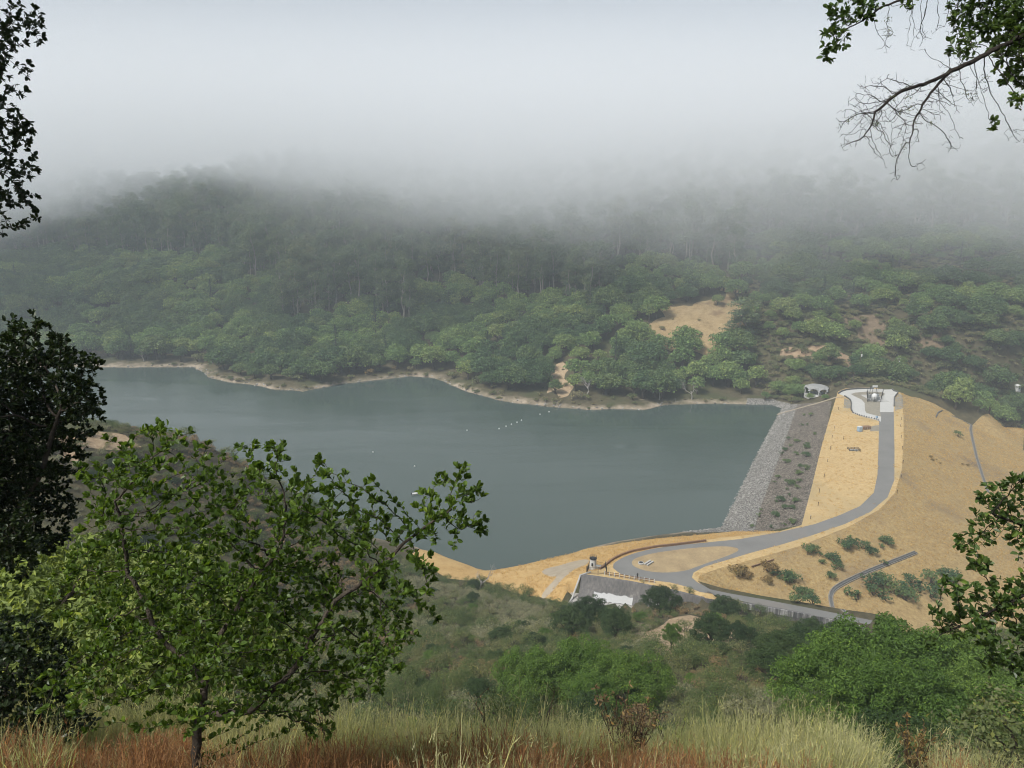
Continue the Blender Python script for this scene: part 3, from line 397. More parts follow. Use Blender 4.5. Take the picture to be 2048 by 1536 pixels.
# plan-view triangulation: regions share their edges, heights come from height()
def hexgrid(x0, x1, y0, y1, s, j=0.25, seed=1):
    r = np.random.default_rng(seed); nx = int((x1-x0)/s)+1; ny = int((y1-y0)/(s*.87))+1
    X, Y = np.meshgrid(np.arange(nx)*s+x0, np.arange(ny)*s*.87+y0); X[1::2] += s/2
    P = np.stack([X.ravel(), Y.ravel()], 1); return P+r.uniform(-j, j, P.shape)*s
parts = []
A = hexgrid(10, 235, 172, 420, 2.4, .2, 2); parts.append(A)
B = hexgrid(-150, 330, 120, 560, 5.0, .25, 3); inA = (B[:, 0] > 9) & (B[:, 0] < 236) & (B[:, 1] > 171) & (B[:, 1] < 421); B = B[~inA]; parts.append(B)
C_ = hexgrid(-170, 170, -12, 119, 2.6, .25, 4); C_ = C_[np.abs(C_[:, 0]) < 25+1.1*np.maximum(C_[:, 1], 0)]; parts.append(C_)
Fg = hexgrid(-820, 820, -110, 1500, 16.0, .25, 5)
box = ((Fg[:, 0] > -152) & (Fg[:, 0] < 332) & (Fg[:, 1] > 118) & (Fg[:, 1] < 562)) | ((np.abs(Fg[:, 0]) < 24+1.1*np.maximum(Fg[:, 1], 0)) & (Fg[:, 1] > -14) & (Fg[:, 1] < 119))
parts.append(Fg[~box])
sh = np.array(LAKE); shp = []
for a, b in zip(sh, np.roll(sh, -1, 0)):
    n = max(int(np.hypot(*(b-a))/4), 1)
    for k in range(n):
        q = a+(b-a)*k/n; nv = np.array([(b-a)[1], -(b-a)[0]])/np.hypot(*(b-a))
        for o in (-2.5, 0, 2.5, 6): shp.append(q+nv*o)
shp = np.array(shp); shp = shp[shp[:, 1] > 400]; parts.append(shp)
ALLP = [tuple(p) for p in np.concatenate(parts)]
edges = []
def add_poly(poly, closed=True, step=3.0):
    pts = []
    for a, b in zip(poly, poly[1:]+(poly[:1] if closed else [])):
        n = max(int(math.dist(a, b)/step), 1)
        pts += [(a[0]+(b[0]-a[0])*k/n, a[1]+(b[1]-a[1])*k/n) for k in range(n)]
    if not closed: pts.append(poly[-1])
    i0 = len(ALLP); ALLP.extend(pts); m = len(pts)
    edges.extend((i0+k, i0+(k+1) % m) for k in range(m if closed else m-1))
def ragged(poly, amp, step=3.0, seed=0):
    out = []
    for a, b in zip(poly, poly[1:]+poly[:1]):
        n = max(int(math.dist(a, b)/step), 1)
        out += [(a[0]+(b[0]-a[0])*k/n, a[1]+(b[1]-a[1])*k/n) for k in range(n)]
    p = np.array(out); return [tuple(q) for q in p+np.column_stack([fbm(p[:, 0], p[:, 1], 14, 4, seed), fbm(p[:, 0], p[:, 1], 14, 4, seed+50)])*amp]
for k, a_ in (('clearing', 22), ('clearing_b', 16), ('clearing_c', 22), ('clearing_d', 20), ('bluff', 6), ('knoll_bare', 7), ('point_bare', 10)): REG[k] = ragged([tuple(q) for q in REG[k]], a_, 3, 5)
def rounded(poly, it=2):
    p = np.array(poly, float)
    for _ in range(it):
        q = np.roll(p, -1, 0); p = np.stack([p*.75+q*.25, p*.25+q*.75], 1).reshape(-1, 2)
    return [tuple(v) for v in p]
for k in ('road', 'island', 'concrete', 'gravel_island', 'dirt_pad'):
    if k in ('island', 'dirt_pad', 'gravel_island'): REG[k] = rounded(REG[k], 2 if k != 'gravel_island' else 0)
for k, pl in REG.items(): add_poly([tuple(p) for p in pl])
add_poly([(x, y-.16) for x, y in CHAN[:9]]+[(x, y+.4) for x, y in CHAN[9:]], step=1.5)
ev = [Vector(p) for p in ALLP]
vo, eo, fo, *_ = delaunay_2d_cdt(ev, edges, [], 0, 1e-3, False)
V2 = np.array([(v.x, v.y) for v in vo]); TR = np.array([f for f in fo if len(f) == 3], np.int32)
VZ = height(V2[:, 0], V2[:, 1])
cen = V2[TR].mean(1)
TERR_SPEC = [  # region, object name, material, owner
    ('concrete', 'concrete_drive', M_CONC), ('gravel_island', 'gravel_yard', M_GRAV), ('island', 'verge_island', M_ISLE), ('road', 'road', M_ASPH),
    ('gravel_left', 'gravel_path', M_GRAV), ('gravel_right', 'gravel_path', M_GRAV), ('gravel_spur', 'gravel_path', M_GRAV),
    ('crest_grass', 'crest_turf', M_GOLD), ('riprap_upper', 'upper_riprap', M_RIPU), ('dirt_pad', 'dirt_path', M_TRACK), ('bank_grass', 'grass_bank', M_BANKG), ('riprap_lower', 'lower_riprap', M_RIPL),
    ('down_grass', 'downstream_slope', M_GOLD2),
    ('clearing', 'hillside_field', M_CLEAR), ('clearing_b', 'bare_slope', M_BRUSHB), ('clearing_c', 'brush_clearing', M_BRUSHG), ('clearing_d', 'brush_clearing', M_BRUSHG),
    ('bluff', 'bare_ground', M_BLUFF), ('knoll_bare', 'bare_ground', M_BARE), ('point_bare', 'bare_ground', M_BARE)]
own = np.full(len(TR), -1)
for i, (k, *_r) in reversed(list(enumerate(TERR_SPEC))): own[in_poly(REG[k], cen[:, 0], cen[:, 1])] = i
def region_obj(sel, name, mat, parent=None):
    t = TR[sel]; u, inv = np.unique(t, return_inverse=True)
    me = np_mesh(name, np.column_stack([V2[u], VZ[u]]), inv.reshape(t.shape), smooth=True)
    return link(name, me, mat, parent)
DAM = empty('embankment_dam', (140, 314, 0))
tag(DAM, 'long earth dam with golden grass on top and grey rock along the water', 'dam')
def to_dam(o):
    o.parent = DAM; o.matrix_parent_inverse = Matrix.Translation((-140, -314, 0)); return o
DAMPARTS = {'crest_turf', 'upper_riprap', 'lower_riprap', 'downstream_slope'}
tag(region_obj(own < 0, 'ground', M_GROUND), kind='structure')
for nm in dict.fromkeys(n for _k, n, _m in TERR_SPEC):
    ids = [i for i, s in enumerate(TERR_SPEC) if s[1] == nm]; sel = np.isin(own, ids)
    if not sel.any(): continue
    o = region_obj(sel, nm, TERR_SPEC[ids[0]][2])
    if nm in DAMPARTS: to_dam(o)
    else: tag(o, kind='structure')
# water
m, nt, N, L = new_mat('lake_water'); p = princ(nt); g = nd(nt, 'ShaderNodeNewGeometry')
mp = nd(nt, 'ShaderNodeMapping'); mp.inputs['Scale'].default_value = (.55, 1.25, 1); mp.inputs['Rotation'].default_value = (0, 0, .35); L.new(g.outputs['Position'], mp.inputs[0])
n1 = noise(nt, 1.3, 4, .6, mp.outputs[0], .4); n2 = noise(nt, .035, 3, .5, g.outputs['Position'], .6)
p.inputs['Base Color'].default_value = (.050, .070, .061, 1); p.inputs['IOR'].default_value = 1.333; p.inputs['Specular IOR Level'].default_value = .5
mp2 = nd(nt, 'ShaderNodeMapping'); mp2.inputs['Scale'].default_value = (.010, .05, 1); mp2.inputs['Rotation'].default_value = (0, 0, -.12); L.new(g.outputs['Position'], mp2.inputs[0])
st = noise(nt, 1.0, 4, .55, mp2.outputs[0], .8)
L.new(maprange(nt, st, .34, .70, .02, .2), p.inputs['Roughness'])
b = nd(nt, 'ShaderNodeBump'); b.inputs['Distance'].default_value = .09; L.new(n1, b.inputs['Height']); L.new(maprange(nt, st, .36, .66, .05, .75), b.inputs['Strength']); L.new(b.outputs[0], p.inputs['Normal'])
wp = [(x, y) for x, y in LAKE]; wc = np.array(wp)
wpoly = [(-620, 300), (-620, 640), (-150, 640), (-20, 560), (60, 470), (175, 440), (160, 385), (104, 262), (92, 240), (70, 222), (30, 212), (-5, 206), (-50, 200), (-300, 240)]
o = MB().add([(x, y, 0) for x, y in wpoly], [tuple(range(len(wpoly)-1, -1, -1))]).build('water', m); tag(o, kind='structure')
# ------------------------------------------------------------------ foliage shapes
def unit(v): return v/np.maximum(np.linalg.norm(v, axis=-1, keepdims=True), 1e-9)
def cards(P, Nn, size, aspect, rng, fold=0.0):
    """leaf-sized faces at P, facing Nn"""
    n = len(P); a = unit(np.cross(Nn, rng.normal(size=(n, 3)))); b = unit(np.cross(Nn, a))
    s = (size*rng.uniform(.65, 1.35, n))[:, None] if np.isscalar(size) else (size*rng.uniform(.75, 1.25, n))[:, None]
    a = a*s*.5; b = b*s*.5*aspect
    c = Nn*s*fold
    V = np.stack([P-a, P-b+c, P+a, P+b+c], 1).reshape(-1, 3)
    return V, np.arange(4*n).reshape(n, 4)
def clump_leaves(cl, per, size, rng, aspect=.6, up=.35, fold=.12, shell=.5):
    """cl: (x,y,z,r[,flat]) clumps"""
    Ps, Ns = [], []
    for q in cl:
        c = np.array(q[:3]); r = q[3]; fl = q[4] if len(q) > 4 else .8
        n = max(int(per*(r*r)), 6); d = unit(rng.normal(size=(n, 3))); d[:, 2] = np.where(d[:, 2] < -.35, -d[:, 2]*.6, d[:, 2]); d = unit(d)
        rr = r*(shell+(1-shell)*rng.random(n)**.5)*(1+.22*np.sin(d[:, 0]*5+q[0])*np.sin(d[:, 1]*6+q[1]))
        Ps.append(c+d*rr[:, None]*np.array([1, 1, fl])); Ns.append(unit(d*.9+rng.normal(size=(n, 3))*.5+np.array([0, 0, up])))
    return cards(np.concatenate(Ps), np.concatenate(Ns), size, aspect, rng, fold)
def dome_clumps(R, H, z0, n, rng, cr=.36, inner=.25, lop=.25):
    """clumps over a lopsided dome of radius R whose top is H above z0"""
    out = []
    ga = math.pi*(3-5**.5)
    for i in range(n):
        t = (i+.5)/n; zz = 1-1.42*t; rad = math.sqrt(max(1-zz*zz, 0)); a = i*ga+rng.uniform(-.4, .4)
        k = rng.uniform(.62, .92) if n > 50 else rng.uniform(.58, .82); lf = 1+lop*math.sin(a*2+n)
        out.append((R*k*rad*math.cos(a)*lf, R*k*rad*math.sin(a), z0+H*(.42+.45*zz*k)+rng.uniform(-.06, .06)*H, R*cr*rng.uniform(.75, 1.25)))
    for i in range(int(n*inner)):
        a = rng.uniform(0, 6.28); q = rng.uniform(0, .4)
        out.append((R*q*math.cos(a), R*q*math.sin(a), z0+H*rng.uniform(.3, .65), R*cr*1.2))
    return out
def limb(rng, a, b, r0, r1, n=5, wob=.12):
    a, b = np.array(a, float), np.array(b, float); L = np.linalg.norm(b-a); pts = []
    for i in range(n):
        t = i/(n-1); q = a+(b-a)*t
        if 0 < i < n-1: q = q+rng.normal(size=3)*L*wob*.4
        q[2] += math.sin(t*math.pi)*L*.05; pts.append(q)
    return pts, [r0+(r1-r0)*i/(n-1) for i in range(n)]
def oak_parts(seed, R, H, ncl, per, size, trunk=.03, nlimb=5, cr=.36, ts=6, aspect=.6, shell=.5):
    rng = np.random.default_rng(seed); cl = dome_clumps(R, H*.86, H*.14, ncl, rng, cr)
    V, F = clump_leaves(cl, per, size, rng, aspect, shell=shell)
    mb = MB(); tr = H*trunk*1.5; fk = np.array([0, 0, H*.22])
    mb.tube([(0, 0, -.6), (0, 0, H*.05), (R*.03, 0, H*.12), tuple(fk)], [tr*1.5, tr*1.1, tr, tr*.85], ts)
    for c in rng.choice(len(cl), min(nlimb, len(cl)), False):
        p, r = limb(rng, fk, np.array(cl[c][:3])*np.array([.85, .85, .92]), tr*.6, tr*.12); mb.tube(p, r, max(ts-2, 4))
    return V, F, mb
def gum_parts(seed, H, size=.95, per=4.2):
    """tall eucalyptus: bare pale trunk, forked limbs, plume clumps high up"""
    rng = np.random.default_rng(seed); lo = (.28, .40, .30, .45, .24)[seed % 5]; mb = MB(); cl = []; tr = H*.009+.08
    lean = rng.normal(size=2)*.035*H
    top = np.array([lean[0], lean[1], H*.9]); pts, rad = limb(rng, (0, 0, -1), top, tr*1.3, tr*.25, 8, .03); mb.tube(pts, rad, 6)
    for i in range(rng.integers(9, 13)):
        t = rng.uniform(lo, .97); k = pts[min(int(t*7), 6)]; a = rng.uniform(0, 6.28); ln = H*rng.uniform(.07, .17)*(1.25-t*.6)
        e = k+np.array([math.cos(a)*ln, math.sin(a)*ln, ln*rng.uniform(.5, 1.3)]); p, r = limb(rng, k, e, tr*.4, tr*.1, 4); mb.tube(p, r, 4)
        cl.append((*e, H*rng.uniform(.075, .125), .9))
        for _ in range(2): cl.append((*(e+rng.normal(size=3)*H*.035), H*rng.uniform(.055, .085), .85))
    cl.append((top[0], top[1], H*.95, H*.07)); cl.append((top[0]+H*.03, top[1], H*.89, H*.075))
    V, F = clump_leaves(cl, per*(40/H)**2*2.2, size, rng, .5, .2, .1, .3)
    return V, F, mb
def pine_parts(seed, H, size=.8, per=520):
    rng = np.random.default_rng(seed); mb = MB().tube([(0, 0, -1), (0, 0, H*.5), (0, 0, H*.97)], [H*.022, H*.013, H*.003], 6); P, Nn = [], []
    for i in range(per):
        t = rng.random()**.8; z = H*(.12+.86*t); w = H*.21*(1-t)**.75*(.75+.5*math.sin(i*2.4)**2); tier = math.sin(t*34)*.25+.85; a = rng.uniform(0, 6.28); q = w*tier*rng.random()**.5
        P.append((q*math.cos(a), q*math.sin(a), z-q*.22)); Nn.append((math.cos(a)*.6, math.sin(a)*.6, .8))
    V, F = cards(np.array(P), unit(np.array(Nn)+rng.normal(size=(per, 3))*.35), size, .45, rng, .1)
    return V, F, mb
def bare_parts(seed, H, spread=.5, depth=4, tr=.03, droop=0.0, n=6):
    """leafless branching skeleton"""
    rng = np.random.default_rng(seed); mb = MB()
    def grow(p, d, L, r, k):
        e = p+d*L; q, rr = limb(rng, p, e, r, r*.55, 4, .14); mb.tube(q, rr, 5 if k > 2 else 3, False)
        if k == 0: return
        for _ in range(rng.integers(2, 4)):
            nd_ = unit(d+rng.normal(size=3)*spread+np.array([0, 0, .12-droop])); grow(q[-1] if rng.random() > .3 else q[2], nd_, L*rng.uniform(.55, .85), r*.55, k-1)
    for i in range(rng.integers(1, 3)): grow(np.array([rng.normal()*.1, rng.normal()*.1, -.4]), unit(np.array([rng.normal()*.18, rng.normal()*.18, 1.0])), H*.34, H*tr, depth)
    return mb
def shrub_parts(seed, R, H, ncl, per, size, aspect=.55):
    rng = np.random.default_rng(seed); cl = []
    for i in range(ncl):
        a = rng.uniform(0, 6.28); q = R*math.sqrt(rng.random())*.7; r = R*rng.uniform(.26, .46)
        cl.append((q*math.cos(a), q*math.sin(a), H*(.30+.4*(1-(q/R)**2))*rng.uniform(.75, 1.15), r, min(H/R, 1.0)*.9))
    V, F = clump_leaves(cl, per, size, rng, aspect, .5, .12, .35)
    mb = MB()
    for c in cl[:6]: p, r = limb(rng, (0, 0, -.2), c[:3], R*.035, R*.012, 4); mb.tube(p, r, 4)
    return V, F, mb
M_BARK = simple('dark_bark', (.075, .06, .045), .95, .4, 6, bmp=.6)
M_GUMBARK = simple('pale_gum_bark', (.27, .24, .20), .85, .35, 1.2)
M_GREYWOOD = simple('weathered_grey_wood', (.34, .31, .28), .9, .25, 3)
M_OAK = leaf_mat('oak_foliage', [(0.041, 0.082, 0.041), (0.071, 0.130, 0.057), (0.110, 0.170, 0.068), (0.178, 0.225, 0.091)], .3, scale=.25)
M_OAKL = leaf_mat('bright_foliage', [(0.110, 0.185, 0.075), (0.150, 0.239, 0.091), (0.205, 0.280, 0.102), (0.246, 0.287, 0.110)], .3, scale=.25)
M_GUM = leaf_mat('gum_foliage', [(0.085, 0.137, 0.091), (0.116, 0.170, 0.102), (0.150, 0.198, 0.112), (0.205, 0.205, 0.130)], .3, scale=.12)
M_PINE = leaf_mat('conifer_foliage', [(0.032, 0.066, 0.044), (0.062, 0.099, 0.055)], .2, scale=.2)
M_BRUSH = leaf_mat('brush_foliage', [(0.075, 0.110, 0.049), (0.123, 0.150, 0.068), (0.178, 0.192, 0.095), (0.260, 0.225, 0.137), (0.137, 0.178, 0.075)], .3, scale=.35)
M_RUST = leaf_mat('rusty_foliage', [(.16, .10, .045), (.22, .15, .06), (.15, .13, .05)], .2, scale=.3)
class Kind:
    """one kind of plant: shared meshes for crown and trunk"""
    def __init__(s, name, V, F, mb, fm, tm, crown='crown', trunk='trunk'):
        s.name = name; s.crown = np_mesh(name+'_'+crown, V, F); s.crown.materials.append(fm)
        s.trunk = None; s.cn = crown; s.tn = trunk; s.proto = None
        if mb is not None:
            s.trunk = bpy.data.meshes.new(name+'_'+trunk); s.trunk.from_pydata(mb.v, [], mb.f); s.trunk.update(); s.trunk.materials.append(tm)
    def make(s, loc, rz, sc, label, cat, group=None, name=None, fm=None):
        t = empty(name or s.name, loc, rz); t.scale = sc if isinstance(sc, tuple) else (sc, sc, sc); tag(t, label, cat, group)
        for nm, me in ((s.cn, s.crown), (s.tn, s.trunk)):
            if me is None: continue
            o = bpy.data.objects.new(nm, me); COL.objects.link(o); o.parent = t
            if s.proto is None: s.proto = []
            if len(s.proto) < 2: s.proto.append(o)
            if fm and nm == s.cn:
                o.material_slots[0].link = 'OBJECT'; o.material_slots[0].material = fm
        return t
def bare_kind(name, mb, m):
    me = bpy.data.meshes.new(name+'_limbs'); me.from_pydata(mb.v, [], mb.f); me.update(); me.materials.append(m); return me
def scatter(name, kinds, pts, rz, sc, ki, tilt=None):
    """uncountable growth: ONE object that sets out the kinds' shapes over its points"""
    me = bpy.data.meshes.new(name); me.vertices.add(len(pts)); me.vertices.foreach_set('co', np.asarray(pts, np.float32).ravel())
    for nm, typ, dat in (('rz', 'FLOAT', rz), ('sc', 'FLOAT', sc), ('ki', 'INT', ki)):
        at = me.attributes.new(nm, typ, 'POINT'); at.data.foreach_set('value', np.asarray(dat, np.float32 if typ == 'FLOAT' else np.int32))
    o = link(name, me, None); tag(o, kind='stuff')
    ng = bpy.data.node_groups.new(name+'_layout', 'GeometryNodeTree')
    ng.interface.new_socket('Geometry', in_out='INPUT', socket_type='NodeSocketGeometry'); ng.interface.new_socket('Geometry', in_out='OUTPUT', socket_type='NodeSocketGeometry')
    N = ng.nodes; L = ng.links; gi = N.new('NodeGroupInput'); go = N.new('NodeGroupOutput'); jn = N.new('GeometryNodeJoinGeometry')
    for k in reversed(kinds):
        j2 = N.new('GeometryNodeJoinGeometry')
        for pr in k:
            oi = N.new('GeometryNodeObjectInfo'); oi.transform_space = 'ORIGINAL'; oi.inputs['Object'].default_value = pr; L.new(oi.outputs['Geometry'], j2.inputs[0])
        gt = N.new('GeometryNodeGeometryToInstance'); L.new(j2.outputs[0], gt.inputs[0]); L.new(gt.outputs[0], jn.inputs[0])
    def att(nm, t):
        a = N.new('GeometryNodeInputNamedAttribute'); a.data_type = t; a.inputs['Name'].default_value = nm; return a.outputs['Attribute']
    ip = N.new('GeometryNodeInstanceOnPoints'); L.new(gi.outputs[0], ip.inputs['Points']); L.new(jn.outputs[0], ip.inputs['Instance']); ip.inputs['Pick Instance'].default_value = True
    L.new(att('ki', 'INT'), ip.inputs['Instance Index']); cx = N.new('ShaderNodeCombineXYZ'); L.new(att('rz', 'FLOAT'), cx.inputs[2])
    er = N.new('FunctionNodeEulerToRotation'); L.new(cx.outputs[0], er.inputs[0]); L.new(er.outputs[0], ip.inputs['Rotation'])
    cs = N.new('ShaderNodeCombineXYZ')
    for i in range(3): L.new(att('sc', 'FLOAT'), cs.inputs[i])
    L.new(cs.outputs[0], ip.inputs['Scale']); L.new(ip.outputs[0], go.inputs[0])
    md = o.modifiers.new('layout', 'NODES'); md.node_group = ng
    return o
cpP, spP = math.cos(PITCH), math.sin(PITCH)
def project(P):
    """where world points fall in a 2048 x 1536 view from the camera, and how far off"""
    P = np.asarray(P, float)-np.array(CAM); f = P[..., 1]*cpP-P[..., 2]*spP; up = P[..., 1]*spP+P[..., 2]*cpP; f2 = np.where(f > .01, f, .01)
    return 1024+1480*P[..., 0]/f2, 768-1480*up/f2, f
H0 = hz
# ------------------------------------------------------------------ far woods
OAKS = [Kind('oak_tree', *oak_parts(100+i, R, H, n*2, 15, .82, ts=5, cr=.26), M_OAK, M_BARK) for i, (R, H, n) in enumerate([(6.2, 10.5, 22), (7.6, 11.5, 26), (5.2, 10.5, 18), (6.8, 9.5, 24)])]
BAYS = [Kind('bay_tree', *oak_parts(140+i, R, H, n*2, 17, .75, ts=5, cr=.25), M_OAKL, M_BARK) for i, (R, H, n) in enumerate([(5.4, 11, 20), (6.6, 11, 24), (4.4, 10.5, 16)])]
GUMS = [Kind('eucalyptus_tree', *gum_parts(180+i, H), M_GUM, M_GUMBARK) for i, H in enumerate([40, 46, 36, 42, 34])]
PINES = [Kind('pine_tree', *pine_parts(220+i, H), M_PINE, M_BARK) for i, H in enumerate([17, 21])]
BUSHES = [Kind('brush_shrub', *shrub_parts(240+i, R, H, n, 48, .42), M_BRUSH, M_BARK, 'foliage', 'stems') for i, (R, H, n) in enumerate([(2.0, 2.2, 9), (2.6, 2.4, 11), (1.5, 1.8, 7)])]
g = hexgrid(-760, 700, 395, 1250, 10.6, .47, 77); x, y = g[:, 0], g[:, 1]; z = height(x, y)
dl = seg_dist(LAKE, x, y); ok = ~in_poly(LAKE, x, y) & (dl > 5.5+4*vnoise(x/15, y/15, 2)) & (y < 1120+.15*np.abs(x))
dc = seg_dist(CREST, x, y); ok &= ~in_poly(CREST, x, y) & ~in_poly(REG['down_grass'], x, y) & (dc > 9) & ~((dc < 20) & (y < 404))
for k, pr in (('clearing', .035), ('clearing_b', .22), ('clearing_c', .5), ('clearing_d', .5), ('bluff', .25)): ok &= ~(in_poly(REG[k], x, y) & (RNG.random(len(x)) > pr))
GAZ = (174.3, 408.7)
ok &= np.hypot(x-GAZ[0], y-GAZ[1]) > 11
ok &= ~((np.hypot(x-151, y-474) < 9) | (x > 165) & (x < 228) & (y < 416))   # the open yard behind the crest and its road
u, v, dep = project(np.column_stack([x, y, z]))
ok &= (u > -500) & (u < 2500)
zone_gum = np.where(u < 1490, z > 27+10*vnoise(x/60, y/60, 5)-np.where((u > 560) & (u < 820), 16, 0)+np.where(u < 480, 14, 0)+np.where(u > 1200, 22, 0), z > 74+10*vnoise(x/50, y/50, 9))
rr = RNG.random(len(x)); nz = vnoise(x/38, y/38, 61)
open_r = (u > 1500) & (y < 560) & ~zone_gum & (dl > 14)
ok &= ~(open_r & (vnoise(x/26, y/26, 88) > .84))
ok &= ~(zone_gum & (rr > .80))
kind = np.where(zone_gum & (rr < .55), 0, np.where(zone_gum, 1, np.where(nz > .56, 2, 1)))
kind = np.where(~zone_gum & (rr < .02), 3, kind); kind = np.where(open_r & (rr > .8), 4, kind)
for k in ('clearing_b', 'clearing_c', 'clearing_d'): kind = np.where(in_poly(REG[k], x, y), 4, kind)
kind = np.where(~zone_gum & (dl < 14) & (rr > .5), 4, kind)
idx = np.where(ok)[0]
spec = {0: (GUMS, .78, 1.3), 1: (OAKS, .75, 1.75), 2: (BAYS, .75, 1.75), 3: (PINES, .8, 1.5), 4: (BUSHES, 1.2, 2.6)}
lab = {0: ('tall eucalyptus with bare pale trunk in the wood on the far hillside', 'eucalyptus'), 1: ('rounded dark oak in the woods on the far bank of the reservoir', 'oak tree'),
       2: ('bright green bay tree among darker oaks on the far bank', 'bay tree'), 3: ('dark pointed conifer rising among the oaks across the water', 'pine tree'), 4: ('low olive shrub growing between the trees of the far bank', 'shrub')}
grp = {0: 'eucalyptus trees on the far hillside', 1: 'oaks on the far bank', 2: 'bay trees on the far bank', 3: 'conifers on the far bank', 4: 'shrubs on the far bank'}
quota = {0: 170, 1: 285, 2: 200, 3: 40, 4: 200}
vis = (u > 10) & (u < 2040) & (v > 300); score = dep-np.where(vis, 0, 5000)
REST = []
for k in range(5):
    ids = idx[kind[idx] == k]; ids = ids[np.argsort(dep[ids]+np.where(vis[ids], 0, 5000))]
    K, s0, s1 = spec[k]
    for j, i in enumerate(ids):
        ki = int(RNG.integers(len(K))); sc = float(RNG.uniform(s0, s1)); a = float(RNG.uniform(0, 6.28))
        if open_r[i] and k in (1, 2): sc *= .9
        if k in (1, 2) and u[i] < 430: sc *= 1.12
        if j < quota[k] and vis[i]: K[ki].make((x[i], y[i], z[i]-.2), a, sc, lab[k][0], lab[k][1], grp[k])
        else: REST.append((x[i], y[i], z[i]-.2, a, sc, k, ki))
g = hexgrid(150, 420, 405, 575, 3.2, .45, 78); x2, y2 = g[:, 0], g[:, 1]; z2 = height(x2, y2); u2, v2, d2 = project(np.column_stack([x2, y2, z2]))
k2 = ~in_poly(CREST, x2, y2) & ~in_poly(REG['down_grass'], x2, y2) & (seg_dist(CREST, x2, y2) > 3) & ~((x2 > 176) & (x2 < 225) & (y2 < 413)) & (np.hypot(x2-GAZ[0], y2-GAZ[1]) > 9) & (u2 > 1480) & ~in_poly(REG['clearing'], x2, y2) & ~in_poly(LAKE, x2, y2) & (seg_dist(LAKE, x2, y2) > 5)
for k in ('clearing_b', 'clearing_c', 'clearing_d'): k2 &= ~(in_poly(REG[k], x2, y2) & (RNG.random(len(x2)) > .3))
k2 &= RNG.random(len(x2)) < np.clip(1.6*vnoise(x2/20, y2/20, 33)+.1, .3, 1)
for i in np.where(k2)[0]: REST.append((x2[i], y2[i], z2[i]-.2, RNG.uniform(0, 6.28), RNG.uniform(.7, 1.75), 4, int(RNG.integers(3))))
sp_ = np.array(LAKE); sp_ = sp_[(sp_[:, 1] > 395) & (sp_[:, 0] > -300) & (sp_[:, 0] < 140)]
for q in sp_:
    for _ in range(3):
        if RNG.random() < .62:
            px_, py_ = q+RNG.normal(size=2)*3.2; hh_ = H0(px_, py_)
            if hh_ > .35: REST.append((px_, py_, hh_-.3, RNG.uniform(0, 6.28), RNG.uniform(.35, 1.15), 4, int(RNG.integers(3))))
bq = np.array(REG['bluff']); b0, b1 = bq.min(0)-6, bq.max(0)+6
for _ in range(26):
    px_, py_ = RNG.uniform(b0[0], b1[0]), RNG.uniform(b0[1], b1[1])
    if H0(px_, py_) > .6: REST.append((px_, py_, H0(px_, py_)-.3, RNG.uniform(0, 6.28), RNG.uniform(.4, 1.0), 4, int(RNG.integers(3))))
off = {}; KL = []
for k in range(5):
    off[k] = len(KL); KL += [q.proto for q in spec[k][0]]
REST = np.array(REST)
scatter('forest', KL, REST[:, :3], REST[:, 3], REST[:, 4], [off[int(a)]+int(b) for a, b in REST[:, 5:7]])
print('forest', len(idx), len(REST))
# ------------------------------------------------------------------ things on and around the dam
M_WHITE = simple('weathered_white_paint', (.56, .56, .54), .6, .10, 1.5)
M_PALEC = simple('pale_old_concrete', (.38, .37, .345), .9, .2, .8, bmp=.2)
M_DRAIN = simple('dusty_drain_concrete', (.21, .19, .16), .9, .25, .8)
M_DARKC = simple('dark_kerb_concrete', (.10, .10, .095), .9, .3, 1.5)
M_DARKM = simple('dark_steel', (.05, .05, .05), .5, .3, 4, .6)
M_GREYM = simple('grey_galvanised_steel', (.34, .35, .35), .45, .2, 2, .7)
M_GLASS = simple('dark_window', (.03, .035, .04), .2, .2, 2, 0, .6)
M_WOODB = simple('brown_timber', (.20, .12, .07), .85, .35, 2.5, bmp=.3)
M_POLE = simple('tarred_pole_wood', (.13, .10, .075), .9, .3, 2)
M_BLUE = simple('faded_blue_plastic', (.26, .36, .46), .5, .12, 2)
M_BLACK = simple('black_rubber', (.02, .02, .02), .8, .2, 5)
M_POSTS = simple('rusty_marker_post', (.09, .06, .04), .8, .3, 3)
M_BOATI = simple('grey_boat_deck', (.45, .45, .43), .6, .15, 3)
def H(x, y): return hz(x, y)
# --- strips of concrete, kerbs and paths that follow the ground
def ribbon(pts, width, h0, h1, name, mat, step=1.5, smooth_=True, base=None, parent=None):
    P = [np.array(p[:2], float) for p in pts]; q = []
    for a, b in zip(P, P[1:]):
        n = max(int(np.linalg.norm(b-a)/step), 1); q += [a+(b-a)*k/n for k in range(n)]
    q.append(P[-1]); q = np.array(q)
    if smooth_:
        for _ in range(3): q[1:-1] = (q[:-2]+2*q[1:-1]+q[2:])/4
    t = np.gradient(q, axis=0); t /= np.linalg.norm(t, axis=1, keepdims=True); nv = np.column_stack([t[:, 1], -t[:, 0]])
    L_, R_ = q-nv*width/2, q+nv*width/2; zc = height(q[:, 0], q[:, 1]); zl = height(L_[:, 0], L_[:, 1]); zr = height(R_[:, 0], R_[:, 1]); zc = np.maximum(np.maximum(zl, zr), zc)
    V, Fc = [], []
    for i in range(len(q)):
        V += [(*L_[i], zl[i]-.4), (*L_[i], zc[i]+h1), (*R_[i], zc[i]+h1), (*R_[i], zr[i]-.4)]
        if i: b = 4*i; Fc += [(b-4, b-3, b+1, b), (b-3, b-2, b+2, b+1), (b-2, b-1, b+3, b+2)]
    e = 4*(len(q)-1); Fc += [(0, 1, 2, 3)[::-1], (e, e+1, e+2, e+3)]
    return MB().add(V, Fc).build(name, mat, parent)
